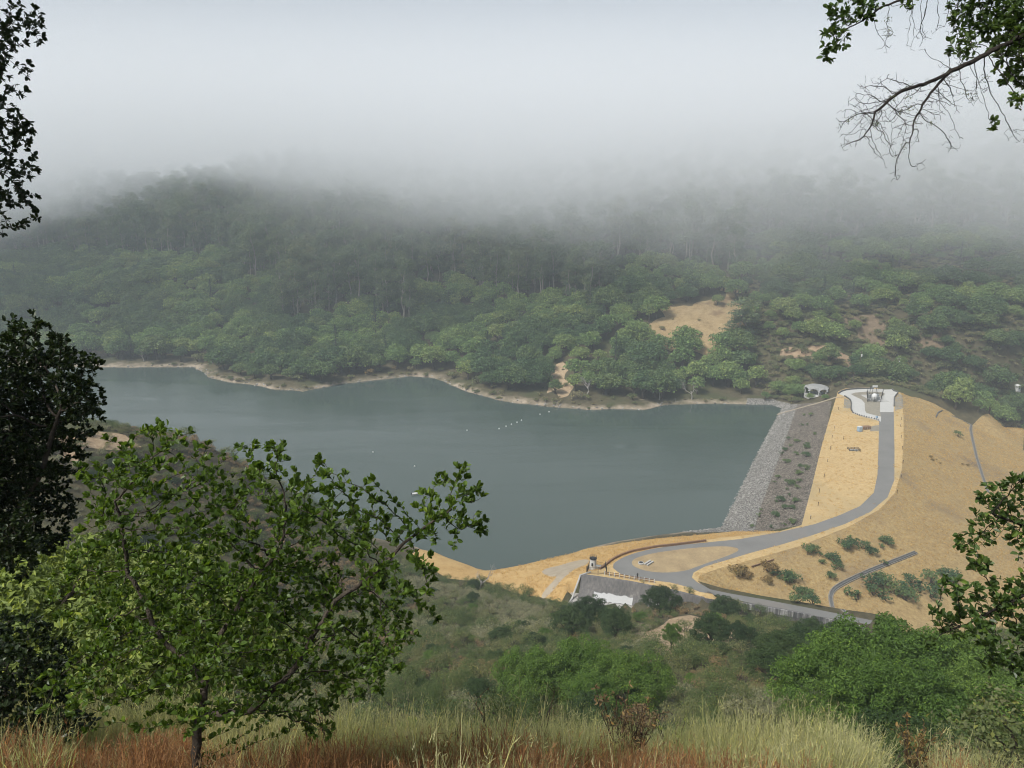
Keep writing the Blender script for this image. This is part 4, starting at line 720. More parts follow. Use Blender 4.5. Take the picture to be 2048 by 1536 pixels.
for k in ('drain_far', 'drain_near'):
    o = empty('drainage_channel', (LIN[k][0][0], LIN[k][0][1], H(*LIN[k][0])))
    tag(o, {'drain_far': 'narrow concrete drain running down the far part of the golden slope', 'drain_near': 'narrow concrete drain bending down the near slope to the spillway road'}[k], 'drain')
    inv = Matrix.Translation((-o.location[0], -o.location[1], -o.location[2]))
    P = np.array(LIN[k]); t = np.gradient(P, axis=0); t /= np.linalg.norm(t, axis=1, keepdims=True); nv = np.column_stack([t[:, 1], -t[:, 0]])
    for nm, off, wd, hh, mt in (('channel_floor', 0, .8, .04, M_DARKC), ('kerb', -.55, .3, .16, M_DRAIN), ('kerb', .55, .3, .16, M_DRAIN)):
        c = ribbon([tuple(p) for p in P+nv*off], wd, 0, hh, nm, mt, parent=o); c.matrix_parent_inverse = inv
o = ribbon(LIN['riprap_path'], 1.3, 0, .12, 'footpath', M_TRACK); tag(o, kind='structure')
t = ribbon(LIN['drain_top'], .6, 0, .35, 'drain_pipe', M_DARKC); tag(t, 'short dark drain pipe at the top edge of the golden slope', 'pipe')
# --- kerb walls of the concrete loop
for nm, L_, lab in (('kerb_wall', ITM['loop_left'], 'dark low kerb wall curving round the back of the pale concrete loop'), ('kerb_wall', ITM['loop_left2'], 'dark low kerb wall along the lake side of the pale concrete loop'),
                    ('kerb_wall', ITM['loop_right'], 'dark low kerb wall along the right edge of the pale concrete loop')):
    tag(ribbon(L_, .45, 0, .75, nm, M_DARKC), lab, 'kerb wall')
br = empty('guard_rail', ITM['barrier'][0]); tag(br, 'low barrier with dark posts and pale rail below the concrete loop', 'guard rail')
bp = ITM['barrier']; bl = [np.array(p) for p in bp]
def along(pts, n):
    P = np.array(pts, float); s = np.concatenate([[0], np.cumsum(np.linalg.norm(np.diff(P, axis=0), axis=1))]); u = np.linspace(0, s[-1], n)
    return np.column_stack([np.interp(u, s, P[:, i]) for i in range(P.shape[1])])
rail = along(bp, 25); inv = Matrix.Translation(tuple(-c for c in bp[0]))
c = MB().tube([(p[0], p[1], 11.75) for p in rail], .14, 6).build('rail', M_WHITE, br); c.matrix_parent_inverse = inv
c = ribbon(bp, .5, 0, .25, 'kerb', M_PALEC, parent=br); c.matrix_parent_inverse = inv
for p in rail[1::2]:
    c = MB().box((p[0], p[1], 11.4), (.45, .45, .9), .5, .05).build('post', M_DARKC, br); c.matrix_parent_inverse = inv
o = ribbon(ITM['curb'], .5, 0, .7, 'timber_kerb', M_WOODB); tag(o, 'long brown timber kerb curving along the lake side of the turning loop', 'kerb')
M_SHELL = simple('weathered_shell_concrete', (.24, .24, .23), .8, .2, .5)
# --- pavilion
gx, gy = GAZ; gz = H(gx, gy)+.5; gb = empty('lakeside_pavilion', (gx, gy, gz), .18); tag(gb, 'white octagonal pavilion with scalloped roof at the far end of the dam', 'pavilion')
R8 = 6.3; cor = [(R8*math.cos(math.pi/8+k*math.pi/4), R8*math.sin(math.pi/8+k*math.pi/4)) for k in range(8)]
MB().prism([(x*1.04, y*1.04) for x, y in cor], -1.8, .35).build('plinth', M_PALEC, gb)
V, Fc = [(0, 0, 5.75)], []; ring = []
for k in range(8):
    a, b = np.array(cor[k]), np.array(cor[(k+1) % 8])
    for j in range(8):
        s = j/8; p = (a+(b-a)*s)*1.10; ring.append((p, 3.35+1.35*math.sin(math.pi*s)**.75))
m_ = len(ring)
for (p, z) in ring: V.append((*p, z))
for (p, z) in ring: V.append((p[0]*.66, p[1]*.66, 5.35+.10*(z-3.35)))
for (p, z) in ring: V.append((p[0]*.97, p[1]*.97, z-.28))
for i in range(m_):
    j = (i+1) % m_; Fc += [(1+i, 1+j, 1+m_+j, 1+m_+i), (1+m_+i, 1+m_+j, 0), (1+i, 1+2*m_+i, 1+2*m_+j, 1+j), (1+2*m_+i, 1+2*m_+j, 1+j)[:3]]
Fc = [f for f in Fc if len(set(f)) > 2]
MB().add(V, Fc).build('roof', M_SHELL, gb)
for x, y in cor:
    MB().tube([(x*.97, y*.97, .3), (x*.97, y*.97, 2.6), (x*1.0, y*1.0, 3.2), (x*1.05, y*1.05, 3.6)], [.26, .24, .34, .62], 8).build('column', M_WHITE, gb)
for k in (4, 5, 6):
    a, b = np.array(cor[k]), np.array(cor[(k+1) % 8]); md = (a+b)/2*.93
    MB().box((md[0], md[1], .85), (np.linalg.norm(b-a)*.82, .18, 1.0), math.atan2(*(b-a)[::-1])).build('parapet', M_WHITE, gb)
dr = MB().box((-1.4, -5.2, 1.5), (1.5, .5, 2.4), .1, .05).build('door', M_WHITE, gb); MB().box((-.9, -5.42, 1.4), (.1, .12, .25)).build('handle', M_DARKM, dr)
MB().tube([(0, 0, .3), (0, 0, 5.3)], .5, 10).build('core', M_GREYM, gb)
# --- fenced outlet works
ex, ey = 195.2, 384.0; en = empty('valve_enclosure', (ex, ey, 11.0), -.62+.62); tag(en, 'black fenced enclosure round a white dome in the middle of the loop', 'fenced yard')
fl = [(-6.3, -6.0), (.6, -6.0), (10.2, 11.0), (1.2, 11.0)]
def fence_panel(a, b, h, parent, mat=M_DARKM, gap=.4, bar=.03, z0=0.0):
    a, b = np.array(a, float), np.array(b, float); L_ = np.linalg.norm(b-a); n = max(int(L_/gap), 2); mb = MB()
    for i in range(n+1):
        p = a+(b-a)*i/n; mb.box((p[0], p[1], z0+h/2), (bar, bar, h))
    an = math.atan2(*(b-a)[::-1]); m2 = (a+b)/2
    for z in (.12, h-.08): mb.box((m2[0], m2[1], z0+z), (L_, bar*1.3, bar*1.6), an)
    mb.build('panel', mat, parent)
    for p in (a,): MB().box((p[0], p[1], z0+h/2+.1), (.13, .13, h+.2)).build('post', mat, parent)
for a, b in zip(fl, fl[1:]+fl[:1]):
    a, b = np.array(a), np.array(b); nseg = max(int(np.linalg.norm(b-a)/3), 1)
    for k in range(nseg): fence_panel(a+(b-a)*k/nseg, a+(b-a)*(k+1)/nseg, 2.7, en)
MB().box((1, 1.5, .07), (9, 13, .14)).build('slab', M_PALEC, en)
mb = MB().lathe((-1.9, -4.0, .1), [(1.45, 0), (1.45, 2.6), (1.38, 3.1), (1.15, 3.6), (.75, 3.95), (.2, 4.1)], 20); mb.build('dome', M_WHITE, en, True)
MB().box((-1.9, -5.46, .95), (.7, .1, 1.6), 0, .02).build('hatch', M_GREYM, en)
for x, y, sx, sy, sz in ((-4.6, -3.5, 1.4, 1.4, 1.3), (1.1, -2.0, 1.3, 2.0, 1.6), (-1.5, 1.0, 2.0, 1.6, 1.9), (3.2, 3.6, 1.8, 1.8, 1.5)):
    MB().box((x, y, .14+sz/2), (sx, sy, sz), 0, .06).build('equipment_box', M_GREYM, en)
mb = MB()
for x in (2.0, 5.4): mb.tube([(x, 9.2, .1), (x, 9.2, 5.0)], .12, 6)
mb.box((3.7, 9.2, 4.4), (3.4, .16, .16)); mb.build('gantry', M_DARKM, en)
MB().box((4.4, 9.05, 4.6), (2.9, .14, 1.1), 0, .03).build('white_panel', M_WHITE, en)
# --- small cabins and boxes on the turf
x, y, z = ITM['bluebox'][0]; o = empty('utility_box', (x, y, 11), .5); tag(o, 'small blue utility box at the lower corner of the concrete loop', 'utility box')
MB().box((0, 0, .75), (.9, .8, 1.5), 0, .06).build('cabinet', M_BLUE, o); MB().box((0, 0, .06), (1.2, 1.1, .12)).build('base', M_PALEC, o)
x, y, z = ITM['toilet'][0]; o = empty('portable_toilet', (x, y, 11), .35); tag(o, 'pale blue portable toilet on the golden turf left of the road', 'toilet')
MB().box((0, 0, 1.15), (1.9, 1.7, 2.2), 0, .08).build('cabin', M_BLUE, o); MB().box((0, 0, 2.33), (2.0, 1.8, .16), 0, .06, .8).build('roof', M_WHITE, o)
MB().box((.1, -.88, 1.1), (1.1, .06, 1.9), 0, .02).build('door', simple('pale_blue_door', (.42, .50, .56), .5, .1), o); MB().box((.5, -.93, 1.1), (.08, .07, .22)).build('handle', M_DARKM, o.children[-1]); MB().box((0, 0, .04), (2.0, 1.8, .1)).build('skid', M_DARKM, o)
a, b = ITM['crate']; o = empty('storage_crate', ((a[0]+b[0])/2, (a[1]+b[1])/2, 11), .2); tag(o, 'brown timber storage crate beside the pale blue toilet', 'crate')
MB().box((0, 0, .75), (3.8, 1.9, 1.3), 0, .05).build('box', M_WOODB, o)
MB().box((0, 0, 1.46), (3.9, 2.0, .12), 0, .03).build('lid', M_WOODB, o)
for s in (-1.3, 0, 1.3): MB().box((s, -.99, .75), (.14, .08, 1.3)).build('batten', M_PALEC, o)
a, b = ITM['grate']; o = empty('hatch_guard', ((a[0]+b[0])/2, (a[1]+b[1])/2, 11), -.1); tag(o, 'low dark railing round a hatch on the turf, left of the road', 'railing')
for x, y, l, r in ((0, -1.3, 4.4, 0), (0, 1.3, 4.4, 0), (-2.2, 0, 2.6, math.pi/2), (2.2, 0, 2.6, math.pi/2)):
    mb = MB()
    for zz in (.45, .95): mb.box((x, y, zz), (l, .12, .12), r)
    mb.build('rail', M_DARKM, o)
for x in (-2.2, -.75, .75, 2.2):
    for y in (-1.3, 1.3): MB().box((x, y, .52), (.14, .14, 1.04)).build('post', M_DARKM, o)
MB().box((0, 0, .15), (3.4, 1.9, .3), 0, .05).build('hatch', M_PALEC, o)
for side, L_ in (('lake side of the golden crest', ITM['posts_l']), ('right verge of the crest road', ITM['posts_r'])):
    for i, (x, y, z) in enumerate(L_):
        o = empty('marker_post', (x, y, H(x, y))); tag(o, 'thin dark marker post on the '+side, 'post', 'marker posts on the '+side)
        MB().tube([(0, 0, -.3), (0, 0, 1.35)], .085, 6).build('stake', M_POSTS, o); MB().box((0, 0, 1.42), (.26, .05, .26)).build('plate', M_WHITE if i % 4 == 1 else M_POSTS, o)
# --- utility poles behind the crest
for i, ((x, y, z), h, arm, lab) in enumerate(zip(ITM['poles'], (6.5, 7.5, 15, 13), (0, 0, 1, 1), ('slim bare pole at the left end of the yard behind the loop', 'slim bare pole at the right end of the yard behind the loop', 'tall utility pole with white transformer behind the loop, left of the crossarm pole', 'utility pole with crossarm and white insulators among the trees behind the loop'))):
    o = empty('utility_pole', (x, y, H(x, y))); tag(o, lab, 'utility pole')
    MB().tube([(0, 0, -.5), (0, 0, h)], [.2, .12], 7).build('pole', M_POLE, o)
    if arm:
        MB().box((0, 0, h-.7), (2.6 if i == 3 else 1.2, .14, .16), .3).build('crossarm', M_POLE, o)
        for s in ((-1.1, -.5, .5, 1.1) if i == 3 else (-.45, .45)): MB().lathe((s*.95, s*.3, h-.6), [(.05, 0), (.09, .1), (.05, .2), (.09, .3), (.03, .36)], 8).build('insulator', M_WHITE, o)
        MB().lathe((.3, -.32, h-3.2), [(.32, 0), (.36, .1), (.36, 1.3), (.2, 1.5)], 10).build('transformer', M_WHITE, o)
        if i == 3: MB().box((.25, -.2, h-9.6), (.4, .2, 1.4)).build('meter_box', M_WHITE, o)
x, y, z = ITM['hut'][0]; z = H(x, y); o = empty('water_gauge_hut', (x, y, z), .25); tag(o, 'small white hut with dark window at the right edge of the woods', 'hut')
MB().box((0, 0, 2.2), (2.5, 2.3, 3.2), 0, .04).build('walls', M_WHITE, o); MB().box((0, 0, .25), (2.7, 2.5, .9)).build('base', M_PALEC, o)
MB().add([(-1.5, -1.4, 3.8), (1.5, -1.4, 3.8), (1.5, 1.4, 3.8), (-1.5, 1.4, 3.8), (0, -1.4, 4.6), (0, 1.4, 4.6)], [(3, 2, 1, 0), (0, 1, 4), (2, 3, 5), (1, 2, 5, 4), (3, 0, 4, 5)]).build('roof', M_WHITE, o)
wn = MB().box((.35, -1.17, 2.5), (.8, .06, 1.0)).build('window', M_GLASS, o); MB().box((.35, -1.2, 1.95), (.95, .12, .08)).build('sill', M_PALEC, wn)
# --- spillway
sw = empty('spillway_wall', (55, 183, 6)); tag(sw, 'long dark stained concrete spillway wall below the road', 'wall'); inv = Matrix.Translation((-55, -183, -6))
m, nt, N, L = new_mat('stained_spillway_concrete'); p = princ(nt); g = nd(nt, 'ShaderNodeNewGeometry')
mp = nd(nt, 'ShaderNodeMapping'); mp.inputs['Scale'].default_value = (1.6, 1.6, .12); L.new(g.outputs['Position'], mp.inputs[0])
st = noise(nt, 1.0, 5, .65, mp.outputs[0]); bl_ = noise(nt, .15, 4, .6, g.outputs['Position'])
f = math_(nt, 'ADD', math_(nt, 'MULTIPLY', st, .65), math_(nt, 'MULTIPLY', bl_, .35))
setcol(nt, ramp(nt, f, [(.28, (.055, .055, .052)), (.46, (.105, .10, .095)), (.6, (.15, .14, .13)), (.72, (.30, .28, .25))])); p.inputs['Roughness'].default_value = .9; L.new(bump(nt, st, .3, .05), p.inputs['Normal']); M_SPILL = m
m, nt, N, L = new_mat('streaked_parapet_concrete'); p = princ(nt); g = nd(nt, 'ShaderNodeNewGeometry')
mp = nd(nt, 'ShaderNodeMapping'); mp.inputs['Scale'].default_value = (1.1, 1.1, .08); L.new(g.outputs['Position'], mp.inputs[0])
st = noise(nt, 1.0, 4, .7, mp.outputs[0]); setcol(nt, ramp(nt, st, [(.36, (.06, .06, .058)), (.5, (.16, .155, .15)), (.62, (.40, .39, .37))])); p.inputs['Roughness'].default_value = .9; M_PARA = m
WTd = along(WALLTOP, 60)
def wall_profile(t): # lean of the face: sloped at the weir end, upright further down the channel
    return np.clip(4.4*(1-t*1.9), .25, 4.4)
tv = np.linspace(0, 1, 60); dirv = np.gradient(WTd[:, :2], axis=0); dirv /= np.linalg.norm(dirv, axis=1, keepdims=True); nv = np.column_stack([dirv[:, 1], -dirv[:, 0]])
off_ = wall_profile(tv); bot = WTd[:, :2]+nv*(off_[:, None]+.6); zb_ = 6.2-.040*(WTd[:, 0]-19)-.3
V, Fc = [], []
for i in range(60):
    a = WTd[i]; V += [(*(a[:2]-nv[i]*.7), a[2]-1.2), (*(a[:2]-nv[i]*.7), a[2]+.25), (*(a[:2]+nv[i]*.1), a[2]+.25), (*(a[:2]+nv[i]*(.1+off_[i]*.5)), (a[2]+zb_[i])/2-.15), (*bot[i], zb_[i]), (*(a[:2]-nv[i]*.7), zb_[i])]
    if i:
        b = 6*i
        for k in range(5): Fc.append((b-6+k, b+k, b+k+1, b-5+k))
Fc += [tuple(range(5, -1, -1)), tuple(range(354, 360))]
c = MB().add(V, Fc).build('face', M_SPILL, sw); c.matrix_parent_inverse = inv
V, Fc = [], []
for i in range(34, 60):
    a = WTd[i]; k = (i-34)*4; hh = 1.25
    V += [(*(a[:2]+nv[i]*.12), a[2]-hh), (*(a[:2]+nv[i]*.38), a[2]-hh), (*(a[:2]+nv[i]*.38), a[2]+.42), (*(a[:2]+nv[i]*.12), a[2]+.42)]
    if i > 34: Fc += [(k-4+q, k+q, k+(q+1) % 4, k-4+(q+1) % 4) for q in range(4)]
Fc += [(0, 1, 2, 3), (100, 101, 102, 103)]
c = MB().add(V, Fc).build('parapet', M_PARA, sw); c.matrix_parent_inverse = inv
V, Fc = [], []
for i in range(30, 60):
    a = bot[i]+nv[i]*.1; k = (i-30)*4; V += [(*a, zb_[i]+.15), (*(a+nv[i]*.5), zb_[i]+.15), (*(a+nv[i]*.5), zb_[i]+.7), (*a, zb_[i]+.7)]
    if i > 30: Fc += [(k-4+q, k+q, k+(q+1) % 4, k-4+(q+1) % 4) for q in range(4)]
c = MB().add(V, Fc).build('footing', M_WHITE, sw); c.matrix_parent_inverse = inv
# white paint rolled over patches of the sloping face
def face_pt(s, h): # s along (0..1), h up the face (0 foot .. 1 top)
    i = s*59; i0 = min(int(i), 58); fr = i-i0
    A_ = np.array([*bot[i0], zb_[i0]])*(1-fr)+np.array([*bot[i0+1], zb_[i0+1]])*fr
    a0 = WTd[i0]*(1-fr)+WTd[i0+1]*fr; n0 = nv[i0]; of = off_[i0]*(1-fr)+off_[i0+1]*fr
    Mid = np.array([*(a0[:2]+n0*(.1+of*.5)), (a0[2]+A_[2])/2-.15]); T_ = np.array([*(a0[:2]+n0*.1), a0[2]+.25])
    q = A_+(Mid-A_)*(h*2) if h < .5 else Mid+(T_-Mid)*(h*2-1)
    return q+np.array([n0[0], n0[1], .9])*.03
rp = np.random.default_rng(5)
def patch(s0, s1, h0, h1, rag=.03, n=16):
    V, Fc = [], []
    for i in range(n+1):
        s = s0+(s1-s0)*i/n
        lo = h0+rp.uniform(-rag, rag); hi = h1+rp.uniform(-rag, rag)
        for k in range(4): V.append(face_pt(s, np.clip(lo+(hi-lo)*k/3, .01, .97)))
        if i:
            b = 4*i
            for k in range(3): Fc.append((b-4+k, b+k, b+k+1, b-3+k))
    c = MB().add(V, Fc).build('paint_patch', simple('bright_white_paint', (.44, .44, .43), .7, .06, 2), sw); c.matrix_parent_inverse = inv
patch(.055, .20, .08, .42); patch(.225, .24, .10, .26); patch(.285, .375, .30, .42, .015); patch(.29, .30, .20, .32, .01)
fl_ = [(x, y) for x, y in CHAN]; V = [(x, y, 6.2-.040*(x-19)+.03) for x, y in fl_]
o = MB().add(V, [tuple(range(len(V)))[::-1]]).build('spillway_floor', simple('pale_worn_concrete', (.34, .325, .295), .9, .25, .5)); tag(o, kind='structure')
# side kerb of the spillway running down at its lake end
a0 = WTd[0]; k0 = [(a0[0]-.4, a0[1]-.2, a0[2]+.3), (bot[0][0]-1.5, bot[0][1]-1, zb_[0]+.6)]
o = MB().tube([(23.2, 197.0, 11.1), (a0[0]-.3, a0[1], a0[2]+.15), (bot[0][0]-1.6, bot[0][1]-.3, zb_[0]+.75), (bot[0][0]-3.5, bot[0][1]-3.5, zb_[0]+.3)], .28, 6).build('spillway_kerb', M_PALEC); tag(o, 'pale concrete kerb slanting down the lake end of the spillway', 'kerb')
# --- white gauge tower in its black fence
x, y, z = ITM['tower'][0]; z = H(x, y); o = empty('gauge_tower', (x, y, z), .2); tag(o, 'small white tower with dark window and railed top above the spillway', 'tower')
MB().lathe((0, 0, -.5), [(1.0, 0), (1.0, 3.9), (.94, 4.0)], 18).build('shaft', M_WHITE, o, False)
MB().lathe((0, 0, 3.5), [(1.12, 0), (1.12, .14), (.3, .3)], 18).build('cap', M_DARKM, o)
mb = MB()
for k in range(8): mb.tube([(1.02*math.cos(k*.785), 1.02*math.sin(k*.785), 3.6), (1.02*math.cos(k*.785), 1.02*math.sin(k*.785), 4.35)], .035, 5)
for zz in (4.0, 4.35): mb.tube([(1.02*math.cos(k*.3927), 1.02*math.sin(k*.3927), zz) for k in range(17)], .035, 5)
mb.build('railing', M_DARKM, o); MB().box((-.45, -.86, 2.0), (.6, .35, .9), .48).build('window', M_GLASS, o)
MB().box((1.35, -1.0, .6), (1.6, .9, 2.0), -.4, .05).build('stair', M_GREYM, o)
fx = empty('steel_fence', (25, 198, 11)); tag(fx, 'black steel picket fence round the white tower', 'fence'); F5 = [(p[0]-25, p[1]-198) for p in ITM['fence'][:4]]+[(-1.6, 5.2)]
for a, b in zip(F5, F5[1:]+F5[:1]):
    a, b = np.array(a), np.array(b); nseg = max(int(np.linalg.norm(b-a)/2.4), 1)
    for k in range(nseg):
        q0 = a+(b-a)*k/nseg; q1 = a+(b-a)*(k+1)/nseg; fence_panel(q0, q1, 2.2, fx, gap=.24, z0=min(H(25+q0[0], 198+q0[1]), H(25+q1[0], 198+q1[1]))-11)
rf = empty('rail_fence', ITM['rail'][0]); tag(rf, 'long two rail timber fence with white posts above the spillway wall', 'fence'); rp_ = along(ITM['rail'], 11); q0 = np.array(ITM['rail'][0])
for i, q in enumerate(rp_):
    d = q-q0; MB().box((d[0], d[1], .65), (.18, .18, 1.3)).build('post', M_WHITE, rf)
    if i:
        e = rp_[i-1]-q0; md = (d+e)/2; an = math.atan2(d[1]-e[1], d[0]-e[0]); l = float(np.linalg.norm(d-e))
        for zz in (.55, 1.1): MB().box((md[0], md[1], zz), (l-.02, .07, .2), an).build('rail', M_WOODB, rf)
x, y, z = ITM['bollard'][0]; o = empty('hydrant_post', (x, y, 11)); tag(o, 'dark upright hydrant post beside the timber rail fence', 'post')
MB().lathe((0, 0, 0), [(.16, 0), (.16, 1.2), (.24, 1.25), (.24, 1.5), (.1, 1.65)], 10).build('body', M_DARKM, o); MB().tube([(-.32, 0, 1.0), (.32, 0, 1.0)], .09, 8).build('outlet', M_DARKM, o)
a, b = np.array(ITM['slab'][0]), np.array(ITM['slab'][1]); an = math.atan2(b[1]-a[1], b[0]-a[0])
for k, dx in enumerate((-.45, .45)):
    o = MB().box((0, 0, .22), (3.2, .55, .44), 0, .05).build('concrete_block', M_PALEC); o.location = ((a[0]+b[0])/2-math.sin(an)*dx, (a[1]+b[1])/2+math.cos(an)*dx, 11); o.rotation_euler = (0, 0, an)
    tag(o, ('long concrete block on the straw island, nearer the lake', 'long concrete block on the straw island, nearer the spillway')[1-k], 'concrete block')
x, y, z = ITM['ring'][0]; o = empty('manhole', (x, y, 11)); tag(o, 'round concrete manhole ring on the straw island beside the blocks', 'manhole')
MB().lathe((0, 0, 0), [(.9, 0), (.9, .35), (.8, .4)], 18).build('ring', M_PALEC, o); MB().lathe((0, 0, .38), [(.6, 0), (.6, .06), (.5, .08)], 16).build('lid', M_DARKM, o)
a, b = [np.array(q) for q in ITM['log']]; an = math.atan2(b[1]-a[1], b[0]-a[0]); ln = float(np.linalg.norm(b-a)); o = empty('timber_barrier', tuple((a+b)/2), an); o.location[2] = H(*((a+b)/2)[:2]); tag(o, 'low brown timber barrier lying along the golden slope', 'barrier')
MB().box((0, 0, .45), (ln, .28, .35)).build('beam', M_WOODB, o)
for s in (-.42, 0, .42): MB().box((s*ln, 0, .15), (.22, .34, .9)).build('post', M_WOODB, o)
# --- on the water
for i, (x, y, z) in enumerate(ITM['buoys']):
    near = i >= 7; o = empty('buoy', (x, y, 0)); tag(o, ('white buoy in the line of buoys off the far bank', ('single white buoy left of the buoy line', 'single white buoy off the bare spur', 'single white buoy beyond the white boat')[i-7] if near else '')[1 if near else 0], 'buoy', 'white buoys on the reservoir')
    MB().lathe((0, 0, -.2), [(.1, 0), (.34, .15), (.36, .4), (.28, .62), (.1, .72)], 12).build('float', M_WHITE, o, True); MB().tube([(0, 0, .5), (0, 0, .8)], .05, 6).build('lifting_eye', M_DARKM, o)
x, y, z = ITM['boat'][0]; o = empty('motor_boat', (x, y, 0), .25); tag(o, 'small white motor boat alone on the reservoir', 'boat')
V, Fc = [], []; st_ = [(-1.9, .72, .0), (-1.0, .82, 0), (0, .85, 0), (1.0, .72, .05), (1.7, .40, .12), (2.15, .04, .2)]
for x_, w_, k_ in st_: V += [(x_, -w_, .62+k_), (x_, -w_*.75, -.05), (x_, 0, -.18+k_*.5), (x_, w_*.75, -.05), (x_, w_, .62+k_)]
for i in range(5):
    for k in range(4): Fc.append((5*i+k, 5*i+k+1, 5*i+6+k, 5*i+5+k))
Fc += [(0, 1, 2, 3, 4)]; MB().add(V, Fc).build('hull', M_WHITE, o)
MB().add([(q[0]*.96, q[1]*.96*s, .52+q[2]) for q in st_ for s in (-1, 1)], [(2*i, 2*i+1, 2*i+3, 2*i+2) for i in range(5)]).build('deck', M_BOATI, o)
MB().box((.2, 0, .85), (.9, .9, .55), 0, .08, .7).build('console', M_WHITE, o); MB().box((.62, 0, 1.2), (.06, .8, .3)).build('windscreen', M_GLASS, o); MB().box((-2.0, 0, .55), (.35, .4, .8), 0, .08).build('outboard_motor', M_BLACK, o)
# --- clearing above the left woods
x, y, z = ITM['shed'][0]; o = empty('ranger_cabin', (x, y, H(x, y)), .3); tag(o, 'white roofed cabin in the clearing above the left woods', 'cabin')
MB().box((0, 0, 2.6), (8, 5, 5.2)).build('walls', M_WHITE, o); MB().add([(-4.6, -3.1, 5.1), (4.6, -3.1, 5.1), (4.6, 3.1, 5.1), (-4.6, 3.1, 5.1), (-4.6, 0, 7.2), (4.6, 0, 7.2)], [(3, 2, 1, 0), (0, 1, 5, 4), (2, 3, 4, 5), (0, 4, 3), (1, 2, 5)]).build('roof', M_WHITE, o)
for s in (-2.2, 2.0):
    wn = MB().box((s, -2.52, 3.2), (1.3, .08, 1.3)).build('window', M_GLASS, o); MB().box((s, -2.58, 2.5), (1.5, .16, .1)).build('sill', M_WHITE, wn)
for i, (x, y, z) in enumerate(ITM['vans']):
    o = empty('parked_van', (x, y, H(x, y)+.1), .25+.1*i); tag(o, ('white van parked nearest the white roofed cabin', 'white van parked between two others above the left woods', 'white van parked farthest from the white roofed cabin')[i], 'van', 'vans parked above the left woods')
    V = []; prof = [(-2.6, .45), (2.5, .45), (2.6, 1.1), (1.7, 1.35), (1.0, 2.2), (-2.5, 2.3), (-2.65, 1.2)]
    V = [(a_, -.95, b_) for a_, b_ in prof]+[(a_, .95, b_) for a_, b_ in prof]; n_ = len(prof)
    MB().add(V, [tuple(range(n_)), tuple(range(2*n_-1, n_-1, -1))]+[(k, n_+k, n_+(k+1) % n_, (k+1) % n_) for k in range(n_)]).build('body', M_WHITE, o)
    MB().add([(1.66, -.8, 1.42), (1.66, .8, 1.42), (1.09, .8, 2.14), (1.09, -.8, 2.14)], [(0, 1, 2, 3)]).build('windscreen', M_GLASS, o)
    for sx in (-1.7, 1.7):
        for sy in (-.9, .9): wh = MB().tube([(sx, sy-.1, .4), (sx, sy+.1, .4)], .38, 14).build('wheel', M_BLACK, o); MB().tube([(sx, sy-.12, .4), (sx, sy+.12, .4)], .2, 10).build('hub', M_GREYM, wh)
# --- dead trees, lone trees and shrubs one can tell apart
DEADM = [bare_kind('dead_tree_a', bare_parts(311, 13, .55, 4, .028), M_GREYWOOD), bare_kind('dead_tree_b', bare_parts(312, 15, .5, 5, .026), M_GREYWOOD), bare_kind('dead_tree_c', bare_parts(313, 11, .6, 5, .03), M_GREYWOOD)]
def bare_tree(me, loc, rz, sc, label, cat='dead tree', name='dead_tree'):
    t = empty(name, loc, rz); t.scale = (sc,)*3; tag(t, label, cat); o = link('limbs', me, None, t); return t
for i, (q, lab) in enumerate(zip(ITM['far_dead'], ('pale leafless tree leaning over the far bank, left of the bare cliff', 'grey leafless tree behind the pale cliff on the far bank', 'large grey leafless tree below the golden field on the far bank', 'grey leafless tree just right of the largest dead tree on the bank', 'pale leafless tree at the waterline of the left cove'))):
    bare_tree(DEADM[i % 3], (q[0], q[1]+2, H(q[0], q[1]+2)), i*1.3, (1.15, 1.0, 1.5, 1.25, 1.0)[i], lab)
g0 = ITM['lone_gum'][0]; GUMS[2].make((g0[0], g0[1], H(g0[0], g0[1])-.3), .6, (1.7, 1.7, .72), 'broad solitary eucalyptus at the right side of the golden field', 'eucalyptus')
GUMS[4].make((g0[0]-4, g0[1]-3, H(g0[0]-4, g0[1]-3)-.3), 2.6, (1.6, 1.6, .58), 'shorter eucalyptus crowding the left side of the solitary one', 'eucalyptus')
for i, q in enumerate(ITM['rust']):
    BUSHES[i].make((q[0], q[1]+4, H(q[0], q[1]+4)), i*2., (1.9, 2.0, 1.7)[i], ('rounded orange brown shrub on the shore of the middle inlet', 'orange brown crown in the woods of the left point', 'orange brown shrub right of the middle inlet')[i], 'shrub', fm=M_RUST)
for i, q in enumerate(ITM['bay_gaz']):
    BAYS[i % 3].make((q[0], q[1], H(q[0], q[1])-.2), i*1.1, (.95, .85, .6, .45, .35, .7)[i], ('rounded bright green tree left of the white pavilion', 'pointed bright green tree touching the left of the pavilion', 'low green tree at the far corner of the riprap', 'small yellow green bush just in front of the pavilion', 'smallest yellow green bush in front of the pavilion, nearer the riprap', 'green tree half hidden behind the rounded one by the pavilion')[i], 'tree', name='broadleaf_tree')
for i, q in enumerate(ITM['field_shrubs']):
    BUSHES[i % 3].make((q[0], q[1], H(q[0], q[1])), i*.9, RNG.uniform(.7, 1.1), 'dark low shrub dotted over the golden field on the far hillside', 'shrub', 'shrubs on the golden field')
for i, q in enumerate(ITM['driftwood']):
    o = bare_tree(DEADM[2], (q[0], q[1]-1, .9), i*1.7, .75, ('fallen bare trunk below the pale cliff on the far bank', 'fallen bare trunk reaching into the water on the right far bank', 'short bare snag lying on the sandy far shore')[i], 'driftwood', 'fallen_trunk'); o.rotation_euler = (1.25, .2, i*1.9-.4)
